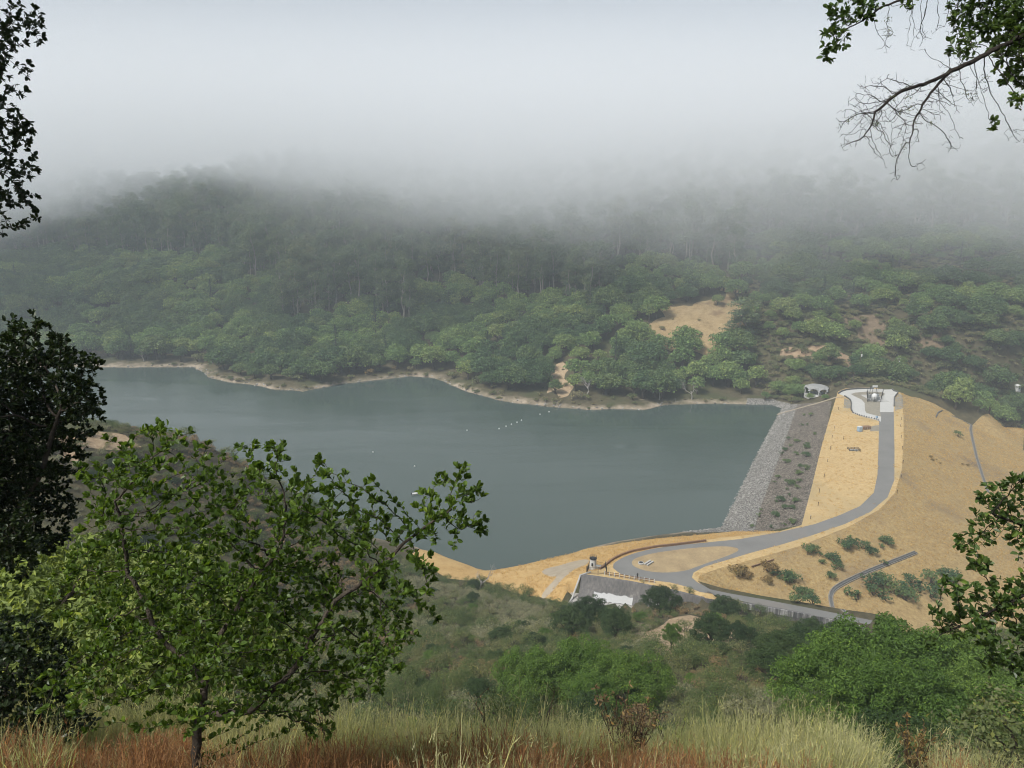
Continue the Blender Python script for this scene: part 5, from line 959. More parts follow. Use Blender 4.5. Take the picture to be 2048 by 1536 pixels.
for key, lab, gp, s0, s1 in (('rip_shrubs', 'small dark shrub growing between the rocks of the riprap', 'shrubs on the riprap', .6, 1.1), ('slope_shrubs', 'dark green shrub on the golden near slope of the dam', 'shrubs on the dam slope', .8, 1.45), ('low_shrubs', 'dark green shrub in the thicket below the near drain', 'thicket shrubs below the drain', 1.5, 2.3), ('slope_marks', 'little brown shrub on the right part of the golden slope', 'little shrubs on the far slope', .3, .5)):
    for i, q in enumerate(ITM[key]):
        if q[2] < .4 and key == 'rip_shrubs': continue
        BUSHES[int(RNG.integers(3))].make((q[0], q[1], H(q[0], q[1])-.1), float(RNG.uniform(0, 6.28)), float(RNG.uniform(s0, s1)), lab, 'shrub', gp, fm=M_RUST if (key == 'slope_marks' or (key == 'slope_shrubs' and i in (12, 15, 16, 26))) else M_OAK)
# ------------------------------------------------------------------ scrub and trees on the slope below the viewpoint
M_SCRUB = leaf_mat('scrub_foliage', [(0.052, 0.091, 0.031), (0.085, 0.127, 0.044), (0.124, 0.156, 0.057), (0.195, 0.195, 0.098), (0.098, 0.143, 0.046)], .28, scale=.6)
M_SAGE = leaf_mat('grey_sage_foliage', [(0.169, 0.182, 0.111), (0.247, 0.247, 0.156), (0.286, 0.260, 0.169)], .25, scale=.8)
M_DRY = leaf_mat('dry_brown_foliage', [(0.195, 0.130, 0.072), (0.260, 0.182, 0.098), (0.169, 0.130, 0.078)], .2, scale=.8)
M_NOAK = leaf_mat('dark_oak_leaves', [(.022, .046, .018), (.040, .072, .024), (.058, .092, .030)], .2, scale=.35)
M_NBAY = leaf_mat('fresh_green_leaves', [(.075, .14, .030), (.11, .19, .042), (.15, .23, .055)], .35, scale=.35)
M_WILL = leaf_mat('yellow_green_leaves', [(.16, .22, .055), (.21, .27, .075), (.25, .29, .09)], .35, scale=.5)
SC = [Kind('scrub_shrub', *shrub_parts(400+i, R, Hh, n, 420, .105), fm, M_BARK, 'foliage', 'stems') for i, (R, Hh, n, fm) in enumerate([(1.2, 1.3, 10, M_SCRUB), (1.5, 1.5, 13, M_SCRUB), (.95, 1.1, 8, M_SCRUB), (1.1, .9, 9, M_SAGE), (1.0, 1.0, 8, M_DRY)])]
NOAK = [Kind('live_oak', *oak_parts(430+i, R, Hh, n*4, 330, .19, nlimb=8, ts=8, cr=.17), M_NOAK, M_BARK) for i, (R, Hh, n) in enumerate([(4.4, 8.4, 26), (3.8, 7.0, 22)])]
NBAY = [Kind('bay_tree', *oak_parts(450+i, R, Hh, n*4, 420, .19, nlimb=8, ts=8, cr=.15, aspect=.42), M_NBAY, M_BARK) for i, (R, Hh, n) in enumerate([(4.3, 8.2, 34), (3.6, 7.0, 28)])]
def near_tree(K, x, y, rz, sc, label, cat, dz=-.25, fm=None):
    return K.make((x, y, H(x, y)+dz), rz, sc, label, cat, fm=fm)
SN = [Kind('scrub_shrub', *shrub_parts(480+i, R, Hh, n, 1500, .05, .4), fm, M_BARK, 'foliage', 'stems') for i, (R, Hh, n, fm) in enumerate([(1.2, 1.3, 12, M_SCRUB), (1.5, 1.5, 15, M_SCRUB), (.95, 1.1, 9, M_SCRUB), (1.1, .9, 10, M_SAGE), (1.0, 1.0, 9, M_DRY)])]
TREES = []
def nt_(K, x, y, rz, sc, label, cat='tree', fm=None):
    s = sc if not isinstance(sc, tuple) else sc[0]; TREES.append((x, y, 3.6*s)); return near_tree(K, x, y, rz, sc, label, cat, fm=fm)
for a in ((NOAK[0], 34.5, 153, .4, 1.02, 'round dark oak standing before the spillway wall', 'oak tree'), (NOAK[0], 52, 161, 2.2, (1.0, 1.0, 1.15), 'taller dark oak right of the bare knoll, before the spillway wall', 'oak tree'),
          (NOAK[1], 58.5, 160, 1.0, .9, 'smaller dark oak low on the right of the tall knoll oak', 'oak tree'), (NOAK[1], 58, 152, 3.0, .72, 'lowest dark oak at the foot of the tall knoll oak', 'oak tree'),
          (NOAK[0], 15.5, 134, 1.4, 1.0, 'dark oak left of the bare knoll, nearer the water', 'oak tree'), (NOAK[1], 11, 126, 2.6, 1.0, 'dark spreading oak on the slope left of the knoll, leftmost of the pair', 'oak tree'), (NOAK[1], 20, 126, .6, .95, 'dark oak directly behind the bright green bays', 'oak tree'),
          (NOAK[0], 33.5, 110, 2.0, .82, 'dark oak on the slope below the bare knoll', 'oak tree'), (NOAK[1], 37.5, 107, 1.1, .8, 'dark oak below the knoll, right of its neighbour', 'oak tree'), (NBAY[1], 26.5, 108, 1.0, (.5, .5, .85), 'narrow bright green tree on the bare side of the knoll', 'tree'),
          (NBAY[0], 2.2, 62, .3, .95, 'bright green bay tree, left of the clump above the grass', 'bay tree'), (NBAY[0], 6.8, 64.5, 2.4, 1.05, 'bright green bay tree, tallest of the clump above the grass', 'bay tree'), (NBAY[0], 11.4, 61, 4.1, .92, 'bright green bay tree, right of the clump above the grass', 'bay tree'), (NBAY[1], 7, 57.5, 5.0, .8, 'bright green bay tree at the front of the clump above the grass', 'bay tree'),
          (NBAY[0], 22.5, 44.5, 1.9, 1.12, 'big fresh green bay on the right slope, its left crown', 'bay tree'), (NBAY[0], 27.5, 46, .2, 1.3, 'biggest fresh green bay on the right slope', 'bay tree'), (NBAY[0], 32, 45.5, 3.3, 1.1, 'fresh green bay behind the leafy bough on the right', 'bay tree'), (NBAY[1], 25, 40, 4.4, 1.0, 'fresh green bay low in front of the biggest one', 'bay tree'),
          (NBAY[1], 30, 40.5, 5.4, .95, 'fresh green bay at the lower right of the biggest one', 'bay tree'), (NOAK[0], 35.5, 86, .8, .8, 'dull dark oak between the knoll and the big green bays', 'oak tree'), (NOAK[1], 31, 77, 2.5, .85, 'dull dark oak left of the big green bays', 'oak tree'), (NOAK[1], 43, 95, 1.5, .95, 'dull dark oak below the right end of the spillway wall', 'oak tree'),
          (NOAK[1], 55, 120, .5, .8, 'dark oak in the gully right of the knoll', 'oak tree'), (NOAK[1], 64, 128, .9, .8, 'dark oak in the gully below the spillway road', 'oak tree'), (NOAK[0], 41.5, 74, 4.1, .7, 'dark oak tucked behind the biggest green bay', 'oak tree'), (NOAK[1], 86.5, 168, 2.1, .62, 'small dark oak at the right end of the spillway wall', 'oak tree')):
    nt_(*a)
nt_(NBAY[1], -13, 17.8, .7, 1.12, 'yellow green willow behind the dark left shrub', 'willow', M_WILL); nt_(NBAY[1], -9.6, 17.4, 2.7, 1.0, 'yellow green willow behind the oak sapling', 'willow', M_WILL)
nt_(NBAY[1], -15.8, 20, 4.1, 1.15, 'yellow green willow at the left edge of the view', 'willow', M_WILL)
for i, (x, y, s) in enumerate(((-68, 150, .8), (-75, 158, .7), (-62, 140, .9), (-82, 152, .75), (-56, 150, .7), (-70, 138, .8), (-88, 165, .6), (-50, 160, .6), (-78, 143, .7))):
    TREES.append((x, y, 3*s)); near_tree(NOAK[1], x, y, i*1.3, s, 'dull green oak on the near spur seen past the dark left tree', 'oak tree').__setitem__('group', 'oaks on the near spur')
nt_(NOAK[1], -11.5, 197, .3, .62, 'dark bushy tree at the tip of the near spur', 'tree'); 
o = bare_tree(DEADM[0], (-9.5, 199, H(-9.5, 199)), .9, .75, 'thin half bare tree at the tip of the near spur'); o = bare_tree(DEADM[1], (85, 171, H(85, 171)), .5, .45, 'small leafless grey tree at the right end of the spillway wall')
for i, q in enumerate(ITM['spill_shrubs']):
    x, y = q[0]-.3, q[1]+1.4; SC[i].make((x, y, H(x, y)), i, (1.5, .9, .95)[i], ('round green shrub on the verge above the spillway wall', 'brownish shrub on the verge above the spillway wall', 'low green shrub against the timber rail fence')[i], 'shrub', name='verge_shrub')
g = hexgrid(-165, 165, 13, 205, 2.15, .45, 91); x, y = g[:, 0], g[:, 1]
keep = (np.abs(x) < 12+.86*y) & ~in_poly(REG['bank_grass'], x, y) & ~in_poly(REG['crest_grass'], x, y) & ~in_poly(CHAN, x, y) & (seg_dist(CHAN, x, y) > 1.6) & ~in_poly(REG['down_grass'], x, y) & ~in_poly(REG['road'], x, y) & (seg_dist(ACC, x, y, False) > 5) & ~in_poly(LAKE, x, y)
keep &= ~(in_poly(REG['knoll_bare'], x, y) & (RNG.random(len(x)) > .07)) & ~(in_poly(REG['point_bare'], x, y) & (RNG.random(len(x)) > .25))
keep &= ~((seg_dist([(17, 192), (5, 197), (-8, 207)], x, y, False) < 3))
for tx, ty, tr in TREES: keep &= np.hypot(x-tx, y-ty) > tr*.75
keep &= ~((fbm(x, y, 16, 3, 7) > .10) & (RNG.random(len(x)) > .45))
x, y = x[keep], y[keep]; z = height(x, y); n = len(x)
pz = fbm(x, y, 22, 3, 17)+RNG.normal(size=n)*.08
ki = np.where(pz > .11, 3, np.where(pz < -.13, 4, RNG.integers(0, 3, n))); sc = RNG.uniform(.6, 1.7, n)*np.where(vnoise(x/13, y/13, 4) > .62, 1.5, 1.0)
sc = np.where(y < 48, np.minimum(sc, 1.15), sc)
u, v, dep = project(np.column_stack([x, y, z+.8])); vis = (u > 20) & (u < 2030) & (v < 1500)
order = np.argsort(np.where(vis, dep/sc, 1e9)); near = np.zeros(n, bool); near[order[:170]] = True; extra = [int(next(q for q in order[170:] if ki[q] == k)) for k in range(5)]; near[extra] = True
for i in extra+list(order[:170]):
    K = SC[ki[i]] if i in extra else SN[ki[i]]; K.make((x[i], y[i], z[i]-.1), float(RNG.uniform(0, 6.28)), float(sc[i]), ('olive green shrub in the scrub just below the viewpoint', 'olive green shrub in the scrub just below the viewpoint', 'olive green shrub in the scrub just below the viewpoint', 'grey green sage shrub in the scrub just below the viewpoint', 'dry brown shrub in the scrub just below the viewpoint')[ki[i]], 'shrub', ('shrubs below the viewpoint', 'sage shrubs below the viewpoint', 'dry shrubs below the viewpoint')[max(0, ki[i]-2)])
r = ~near
bg_ = hexgrid(-120, 130, 22, 182, 8.0, .48, 92); bx, by = bg_[:, 0], bg_[:, 1]
kb = (np.abs(bx) < 8+.8*by) & ~in_poly(REG['bank_grass'], bx, by) & (seg_dist(CHAN, bx, by) > 5) & ~in_poly(CHAN, bx, by) & ~in_poly(LAKE, bx, by) & ~in_poly(REG['knoll_bare'], bx, by) & ~in_poly(REG['down_grass'], bx, by) & ~in_poly(REG['crest_grass'], bx, by) & (RNG.random(len(bx)) < .34)
for tx, ty, tr in TREES: kb &= np.hypot(bx-tx, by-ty) > tr
for i in np.where(kb)[0]:
    K = (NOAK[0], NOAK[1], NBAY[1])[int(RNG.integers(3))]; s_ = float(RNG.uniform(.24, .48)); K.make((bx[i], by[i], H(bx[i], by[i])-.5), float(RNG.uniform(0, 6.28)), (s_*1.15, s_*1.15, s_*.9), 'large rounded bush standing out of the scrub below the viewpoint' if K is not NBAY[1] else 'large fresh green bush standing out of the scrub below the viewpoint', 'bush', 'large bushes in the scrub' if K is not NBAY[1] else 'fresh green bushes in the scrub', name='large_bush')
scatter('scrub', [k.proto for k in SC], np.column_stack([x, y, z-.1])[r], RNG.uniform(0, 6.28, r.sum()), sc[r], ki[r])
print('scrub', n)
# dry grass growing on the golden slopes
def tuft_kind(seed, n, h, spread, wd, lean=.35):
    rng = np.random.default_rng(seed); V, F = [], []
    a = rng.uniform(0, 6.28, n); q = spread*np.sqrt(rng.random(n)); p = np.column_stack([q*np.cos(a), q*np.sin(a), np.zeros(n)-.05]); hh = h*rng.uniform(.5, 1.15, n)
    d = np.column_stack([np.cos(a)*lean*rng.random(n)+rng.normal(size=n)*.12, np.sin(a)*lean*rng.random(n)+rng.normal(size=n)*.12, np.ones(n)]); w = unit(np.cross(d, rng.normal(size=(n, 3))))*wd/2
    md = p+d*hh[:, None]*.55; tp = p+d*hh[:, None]+np.column_stack([np.cos(a), np.sin(a), -.3*np.ones(n)])*(hh*lean*.3)[:, None]
    V = np.stack([p-w, p+w, md+w*.8, md-w*.8, tp+w*.15, tp-w*.15], 1).reshape(-1, 3); b = np.arange(n)*6
    return V, [np.column_stack([b, b+1, b+2, b+3]), np.column_stack([b+3, b+2, b+4, b+5])]
M_STRAW = leaf_mat('straw', [(.50, .33, .13), (.62, .42, .17), (.70, .50, .23)], .25, .8, .5, (1.1, 1.0, .8))
class Tuft:
    def __init__(s, name, geo, m, loc):
        V, F = geo; me = np_mesh(name, V, F); me.materials.append(m); s.me = me; s.proto = None; s.name = name
TK = []
for i in range(3):
    V, F = tuft_kind(500+i, 34, .34, .45, .03); me = np_mesh('straw_tuft', V, F); me.materials.append(M_STRAW); TK.append(me)
def tuft_protos(name, meshes, spots, label, group):
    out = []
    for me, (x, y) in zip(meshes, spots):
        o = link(name, me, None, None, (x, y, H(x, y))); tag(o, label, 'grass tuft', group); out.append([o])
    return out
TP = tuft_protos('grass_tuft', TK, [(60, 200), (85, 210), (130, 246)], 'straw coloured grass tuft on the verge of the dam road', 'grass tufts by the dam road')
g = hexgrid(-10, 330, 175, 440, 1.15, .45, 93); x, y = g[:, 0], g[:, 1]
keep = (in_poly(REG['down_grass'], x, y) | in_poly(REG['bank_grass'], x, y) | (in_poly(REG['crest_grass'], x, y) & (RNG.random(len(x)) < .35))) & ~in_poly(REG['road'], x, y) & ~in_poly(REG['concrete'], x, y) & ~in_poly(REG['gravel_island'], x, y) & ~in_poly(REG['dirt_pad'], x, y) & ~in_poly(LAKE, x, y)
for k in ('drain_far', 'drain_near'): keep &= seg_dist(LIN[k], x, y, False) > 1.2
keep &= RNG.random(len(x)) < .25+.9*vnoise(x/9, y/9, 3)
x, y = x[keep], y[keep]; z = height(x, y); ok = z > .4; ok |= x > 150; x, y, z = x[ok], y[ok], z[ok]
scatter('dry_grass', TP, np.column_stack([x, y, z]), RNG.uniform(0, 6.28, len(x)), RNG.uniform(.6, 1.5, len(x)), RNG.integers(0, 3, len(x)))

# loose rocks of the riprap and the waterline
def rock_mesh(seed, m):
    rng = np.random.default_rng(seed); d = unit(rng.normal(size=(22, 3))); import bmesh
    bm = bmesh.new()
    for q in d*rng.uniform(.75, 1.1, (22, 1))*np.array([.5, .42, .34]): bm.verts.new(q)
    bmesh.ops.convex_hull(bm, input=bm.verts); me = bpy.data.meshes.new('rock'); bm.to_mesh(me); bm.free(); me.materials.append(m); return me
def rock_tone(name, stops):
    m, nt, N, L = new_mat(name); p = princ(nt); oi = nd(nt, 'ShaderNodeObjectInfo'); c = ramp(nt, oi.outputs['Random'], stops); setcol(nt, c); p.inputs['Roughness'].default_value = .9; p.inputs['Specular IOR Level'].default_value = .2
    L.new(bump(nt, noise(nt, 6, 4, .6), .6, .08), p.inputs['Normal']); return m
M_RP = rock_tone('pale_waterline_rock', [(0, (.12, .115, .10)), (.5, (.20, .19, .17)), (1, (.33, .315, .285))]); M_RD = rock_tone('grey_brown_rock', [(0, (.08, .072, .06)), (.5, (.14, .13, .11)), (1, (.24, .22, .19))])
RK = []
for i, (m_, q, lab) in enumerate(((M_RP, (96, 291), 'pale angular boulder at the waterline of the dam'), (M_RP, (84, 268), 'pale flat boulder at the waterline of the dam, nearer the turning loop'), (M_RD, (118, 306), 'grey brown boulder high on the riprap of the dam'), (M_RD, (104, 262), 'grey brown boulder on the riprap near the road'))):
    o = link('boulder', rock_mesh(900+i, m_), None, None, (q[0], q[1], H(*q))); o.scale = (1.5, 1.5, 1.5); tag(o, lab, 'boulder'); RK.append([o])
g = hexgrid(60, 190, 225, 420, .85, .48, 97); x, y = g[:, 0], g[:, 1]; lo_ = in_poly(REG['riprap_lower'], x, y); up_ = in_poly(REG['riprap_upper'], x, y); z = height(x, y)
edge = lo_ & (z < 1.3); k = ((lo_ & (RNG.random(len(x)) < np.where(edge, .95, .5))) | (up_ & (RNG.random(len(x)) < .28))) & (z > -.25)
ki_ = np.where(edge | (lo_ & (RNG.random(len(x)) < .45)), RNG.integers(0, 2, len(x)), RNG.integers(2, 4, len(x))); sc_ = RNG.uniform(.4, 1.05, len(x))*np.where(edge, 1.15, .7)
scatter('rubble', RK, np.column_stack([x, y, z])[k], RNG.uniform(0, 6.28, k.sum()), sc_[k], ki_[k])
g = np.array(LAKE); g = g[(g[:, 1] > 395) & (g[:, 0] < 145) & (g[:, 0] > -300)]; g = np.concatenate([g+RNG.normal(size=g.shape)*2.2 for _ in range(4)]); z = height(g[:, 0], g[:, 1]); k = (z > -.2) & (z < 1.2)
scatter('gravel', [RK[0], RK[1]], np.column_stack([g, z])[k], RNG.uniform(0, 6.28, k.sum()), RNG.uniform(.5, 1.9, k.sum()), RNG.integers(0, 2, k.sum()))
M_DBARK = simple('silhouette_black_bark', (.030, .024, .019), .95, .4, 6, bmp=.6)  # bark colour set near black to paint the bough as an unlit silhouette
# ------------------------------------------------------------------ trees within reach of the viewpoint, grown towards blobs of free space
def grow(roots, att, step, kill, reach, iters=260, seed=0):
    """space colonisation: roots = list of polylines (first point of each later one joins the nearest node)"""
    rng = np.random.default_rng(seed); N = [np.array(roots[0][0], float)]; par = [-1]
    def walk(line, start):
        cur = start
        for b in line:
            b = np.array(b, float)
            while np.linalg.norm(b-N[cur]) > step*.6:
                d = b-N[cur]; L_ = np.linalg.norm(d); N.append(N[cur]+d/L_*min(step, L_)+rng.normal(size=3)*step*.12); par.append(cur); cur = len(N)-1
        return cur
    walk(roots[0][1:], 0)
    for ln in roots[1:]:
        A_ = np.array(N); k = int(np.argmin(((A_-np.array(ln[0]))**2).sum(1))); walk(ln, k)
    att = np.array(att, float); nd_ = np.full(len(att), 1e9); ni = np.zeros(len(att), int); done = 0
    for it in range(iters):
        A_ = np.array(N[done:])
        for c in range(0, len(A_), 400):
            d = np.sqrt(((att[:, None]-A_[None, c:c+400])**2).sum(-1)); j = d.argmin(1); m_ = d[np.arange(len(att)), j]; b = m_ < nd_; nd_[b] = m_[b]; ni[b] = j[b]+done+c
        done = len(N); live = nd_ > kill
        if it > 2: att, nd_, ni = att[live], nd_[live], ni[live]
        if not len(att): break
        near = nd_ < (reach if it > 25 else reach*6)
        if not near.any(): break
        A_ = np.array(N); dirs = unit(att[near]-A_[ni[near]]); acc = np.zeros((len(N), 3)); np.add.at(acc, ni[near], dirs)
        new = 0
        for k in np.where(np.abs(acc).sum(1) > 0)[0]:
            v = acc[k]/max(np.linalg.norm(acc[k]), 1e-6)+rng.normal(size=3)*.18; p = N[k]+v/np.linalg.norm(v)*step
            N.append(p); par.append(k); new += 1
        if new == 0 or len(N) > 16000: break
    return np.array(N), np.array(par)
def skeleton(N, par, tip, ex=2.35, rmax=.2):
    n = len(N); ch = [[] for _ in range(n)]
    for i, p in enumerate(par):
        if p >= 0: ch[p].append(i)
    r = np.zeros(n)
    for i in range(n-1, -1, -1): r[i] = tip if not ch[i] else sum(r[c]**ex for c in ch[i])**(1/ex)
    return ch, np.minimum(r, rmax)
def limbs_mesh(N, ch, r, mb=None, thin=3):
    mb = mb or MB(); stack = [(0, None)]
    while stack:
        s, pr = stack.pop(); line = ([pr] if pr is not None else [])+[s]; cur = s
        while ch[cur]:
            c = max(ch[cur], key=lambda q: r[q])
            for q in ch[cur]:
                if q != c: stack.append((q, cur))
            line.append(c); cur = c
        if len(line) < 2: continue
        rad = [float(min(r[i], r[line[1]])) if j == 0 else float(r[i]) for j, i in enumerate(line)]
        mb.tube([N[i] for i in line], rad, 8 if rad[0] > .02 else (5 if rad[0] > .006 else thin), False)
    return mb
LEAF = np.array([(0, 0), (.30, .36), (.68, .46), (.92, .24), (1, 0)])
def leaves_mesh(P, D, U, size, rng, ratio=.55, fold=.25, curl=.15, wav=.0):
    """blade with a folded midrib: six rim points and three along the rib"""
    n = len(P); D = unit(D); S = unit(np.cross(D, U)); U = unit(np.cross(S, D)); L_ = size*rng.uniform(.6, 1.25, n)[:, None]; W = L_*ratio*rng.uniform(.85, 1.2, n)[:, None]
    cu = curl*rng.uniform(-.6, 1.4, n)[:, None]
    def at(t, s): return P+D*L_*t+S*W*s+U*(W*abs(s)*fold*2+L_*(-cu*t*t))
    V = np.stack([at(0, 0), at(.34, 0), at(.72, 0), at(1, 0), at(.26, .40), at(.62, .52), at(.88, .28), at(.26, -.40), at(.62, -.52), at(.88, -.28)], 1).reshape(-1, 3)
    b = (np.arange(n)*10)[:, None]
    q = np.concatenate([b+np.array([[1, 2, 5, 4]]), b+np.array([[2, 3, 6, 5]]), b+np.array([[2, 1, 7, 8]]), b+np.array([[3, 2, 8, 9]])]); t = np.concatenate([b+np.array([[0, 1, 4]]), b+np.array([[1, 0, 7]])])
    return V, [q, t]
def leaf_sites(N, par, ch, r, rng, thr, per_tip, per_node, up=.35, back=5):
    P, D = [], []
    for i in range(len(N)):
        if r[i] > thr: continue
        d = N[i]-N[par[i]] if par[i] >= 0 else np.array([0, 0, 1.0]); d = d/max(np.linalg.norm(d), 1e-6)
        k = rng.poisson(per_tip) if not ch[i] else (rng.poisson(per_node))
        for _ in range(k):
            v = rng.normal(size=3); v -= d*v.dot(d); v /= max(np.linalg.norm(v), 1e-6); w_ = rng.uniform(.35, 1.1) if not ch[i] else rng.uniform(.1, .6)
            P.append(N[i]-d*rng.uniform(0, .03)); D.append(v+d*w_+np.array([0, 0, up]))
    P, D = np.array(P), np.array(D); return P, D, unit(rng.normal(size=P.shape)*.55+np.array([0, 0, 1.0]))
def blob_points(blobs, dens, rng, shell=.25):
    out = []
    for x, y, z, rx in blobs:
        n = min(max(int(dens*rx**3*4.19), 50), 1300); d = unit(rng.normal(size=(n, 3)))*(rx*rng.random(n)**(1/2.6))[:, None]; out.append(np.array([x, y, z])+d)
    return np.concatenate(out)
def near_oak(label, roots, blobs, dens, step, kill, reach, tip, leaf, fm, seed, thr=.006, per=(6, 1.6), up=.35, bare=None, rmax=.15, loc=None, lich=0, bark=None, ratio=.55):
    rng = np.random.default_rng(seed); att = blob_points(blobs, dens, rng); nb = 0
    if bare: ba = blob_points(bare, dens*1.4, rng); att = np.concatenate([att, ba])
    N, par = grow(roots, att, step, kill, reach, seed=seed); ch, r = skeleton(N, par, tip, rmax=rmax)
    o0 = N[0].copy() if loc is None else np.array(loc); t = empty('oak_tree', tuple(o0)); tag(t, label, 'oak tree')
    o = limbs_mesh(N-o0, ch, r).build('limbs', bark or M_BARK, t, True)
    P, D, U = leaf_sites(N, par, ch, r, rng, thr, *per, up=up)
    if bare:
        bl = np.array([b[:3] for b in bare]); br_ = np.array([b[3] for b in bare]); ll = np.array([b[:3] for b in blobs]); lr = np.array([b[3] for b in blobs])
        kb = (np.linalg.norm(P[:, None]-bl[None], axis=2)/br_).min(1); kl = (np.linalg.norm(P[:, None]-ll[None], axis=2)/lr).min(1); k = kl < np.minimum(kb, 1.25); P, D, U = P[k], D[k], U[k]
    V, F = leaves_mesh(P-o0, D, U, leaf, rng, ratio); link('leaves', np_mesh('leaves', V, F), fm, t)
    if lich:
        ii = rng.choice(np.where((r > tip*1.6) & (r < .05))[0], lich); Pl = np.repeat(N[ii], 26, 0); Dl = rng.normal(size=Pl.shape)*.022; V, F = cards(Pl-o0+Dl, unit(Dl), .018, .4, rng, .2)
        link('lichen', np_mesh('lichen', V, F), M_LICH, t)
    print(label, len(N), len(P)); return t
M_SAPL = leaf_mat('sapling_leaves', [(.075, .13, .024), (.12, .19, .036), (.18, .255, .050), (.25, .32, .070)], .42, .42, 2.2, (1.3, 1.3, .5), True, .35)
M_LIVE = leaf_mat('live_oak_leaves', [(.015, .028, .009), (.025, .042, .012), (.040, .062, .018)], .2, .42, 1.5, (1.3, 1.3, .5), True, .35)
M_BOUGH = leaf_mat('bough_leaves', [(.040, .080, .020), (.062, .115, .028), (.09, .14, .038)], .35, .42, 2, (1.3, 1.3, .5), True, .4)
M_LICH = leaf_mat('grey_green_lichen', [(.13, .15, .08), (.20, .21, .13)], .3, .9, 3)
NEARD = eval(NEAR_DATA)
near_oak('young oak with spreading sprays of green leaves, standing in the dry grass', NEARD['sap_roots'], NEARD['sap'], 520, .05, .058, .36, .0016, .042, M_SAPL, 21, .0046, (10, 3.2), rmax=.066, up=.8, ratio=.6)
near_oak('dense dark oak at the left edge beside the young oak', NEARD['dark_roots'], NEARD['dark'], 260, .075, .075, .7, .0022, .062, M_LIVE, 22, .009, (13, 7), rmax=.12)
near_oak('low dark oak bush at the lower left corner, in front of the yellow green willows', NEARD['bush_roots'], NEARD['bush'], 300, .07, .075, .7, .002, .056, M_LIVE, 25, .009, (13, 7), rmax=.05)
near_oak('taller oak whose dark leafy boughs hang down at the upper left', NEARD['tall_roots'], NEARD['tall'], 330, .085, .09, .8, .0022, .052, M_LIVE, 23, .009, (15, 8), rmax=.16)  # its overhead crown, out of view, is added to shade the left foreground
near_oak('oak on the right reaching in with half bare twigs above and a leafy bough below', NEARD['right_roots'], NEARD['right'], 3200, .04, .046, .42, .0016, .048, M_BOUGH, 24, .0042, (8, 2.2), bare=NEARD['right_bare'], rmax=.14, lich=240, bark=M_DBARK)
# --- grasses and dry stems on the brow below the viewpoint
M_PALE = leaf_mat('pale_sagebrush_stems', [(.30, .33, .14), (.46, .46, .22), (.56, .53, .31), (.50, .44, .28)], .4, .7, 1.2, (1.1, 1.1, .7))
M_RED = leaf_mat('rusty_dry_stems', [(.21, .10, .05), (.33, .165, .08), (.40, .24, .125), (.40, .31, .18)], .35, .8, 1.2, (1.15, 1.0, .8))
M_STEM = simple('dead_brown_stem', (.07, .045, .03), .9, .3, 8)
def spray_kind(seed, n, h, spread, lean, wd=.006, tw=5, tl=.16):
    """upright stems set with short side twigs"""
    rng = np.random.default_rng(seed); V, F, c = [], [], 0; q4 = []
    a = rng.uniform(0, 6.28, n); q = spread*np.sqrt(rng.random(n)); hh = h*rng.uniform(.45, 1.1, n)
    Ps, Ds, Ws, Ls = [], [], [], []
    for i in range(n):
        p = np.array([q[i]*math.cos(a[i]), q[i]*math.sin(a[i]), -.05]); d = np.array([math.cos(a[i])*lean*rng.random(), math.sin(a[i])*lean*rng.random(), 1])+rng.normal(size=3)*.08
        d /= np.linalg.norm(d); Ps.append(p); Ds.append(d); Ls.append(hh[i]); Ws.append(wd)
        for k in range(tw):
            t = rng.uniform(.3, .98); e = rng.normal(size=3)*.4+d*.9; e /= np.linalg.norm(e); Ps.append(p+d*hh[i]*t); Ds.append(e); Ls.append(tl*h*rng.uniform(.4, 1)*(1.2-t*.7)); Ws.append(wd*.75)
    Ps, Ds, Ls, Ws = np.array(Ps), np.array(Ds), np.array(Ls)[:, None], np.array(Ws)[:, None]; w_ = unit(np.cross(Ds, rng.normal(size=Ds.shape)))*Ws/2; md = Ps+Ds*Ls*.55+rng.normal(size=Ps.shape)*Ls*.02; tp = Ps+Ds*Ls+rng.normal(size=Ps.shape)*Ls*.05
    V = np.stack([Ps-w_, Ps+w_, md+w_*.8, md-w_*.8, tp+w_*.25, tp-w_*.25], 1).reshape(-1, 3); b = np.arange(len(Ps))*6
    return V, [np.column_stack([b, b+1, b+2, b+3]), np.column_stack([b+3, b+2, b+4, b+5])]
def sprays(name, seeds, m, n, h, spread, lean, **k):
    out = []
    for s in seeds:
        V, F = spray_kind(s, n, h, spread, lean, **k); me = np_mesh(name, V, F); me.materials.append(m); out.append(me)
    return out
PS = sprays('sagebrush', (601, 602, 603), M_PALE, 50, .68, .20, .4, tw=7); RS = sprays('dry_buckwheat', (611, 612, 613), M_RED, 60, .36, .26, .7, tw=8, tl=.24)
SP = []
for mes, nm, spots, lab, gp in ((PS, 'sagebrush', ((-1.6, 7.2), (.8, 7.4), (3.0, 7.3)), 'pale green sagebrush tuft on the brow below the viewpoint', 'sagebrush on the brow'), (RS, 'dry_buckwheat', ((-3.4, 5.6), (1.5, 5.4), (2.6, 5.5)), 'rusty dry buckwheat tuft at the bottom of the view', 'dry buckwheat on the brow')):
    for me, (x, y) in zip(mes, spots):
        o = link(nm, me, None, None, (x, y, H(x, y))); tag(o, lab, 'shrub', gp); SP.append([o])
g = hexgrid(-8.5, 7.6, 3.6, 9.6, .16, .45, 95); x, y = g[:, 0], g[:, 1]; z = height(x, y); n = len(x)
u, v, dep = project(np.column_stack([x, y, z])); pn = fbm(x, y, 1.6, 3, 5)
gap = smooth(1690, 1760, u)*(1-smooth(1850, 1900, u)*smooth(8.6, 8.0, y))
far_ = smooth(5.2, 6.6, y+pn*4.5); clump = vnoise(x/.55+9, y/.55, 8)
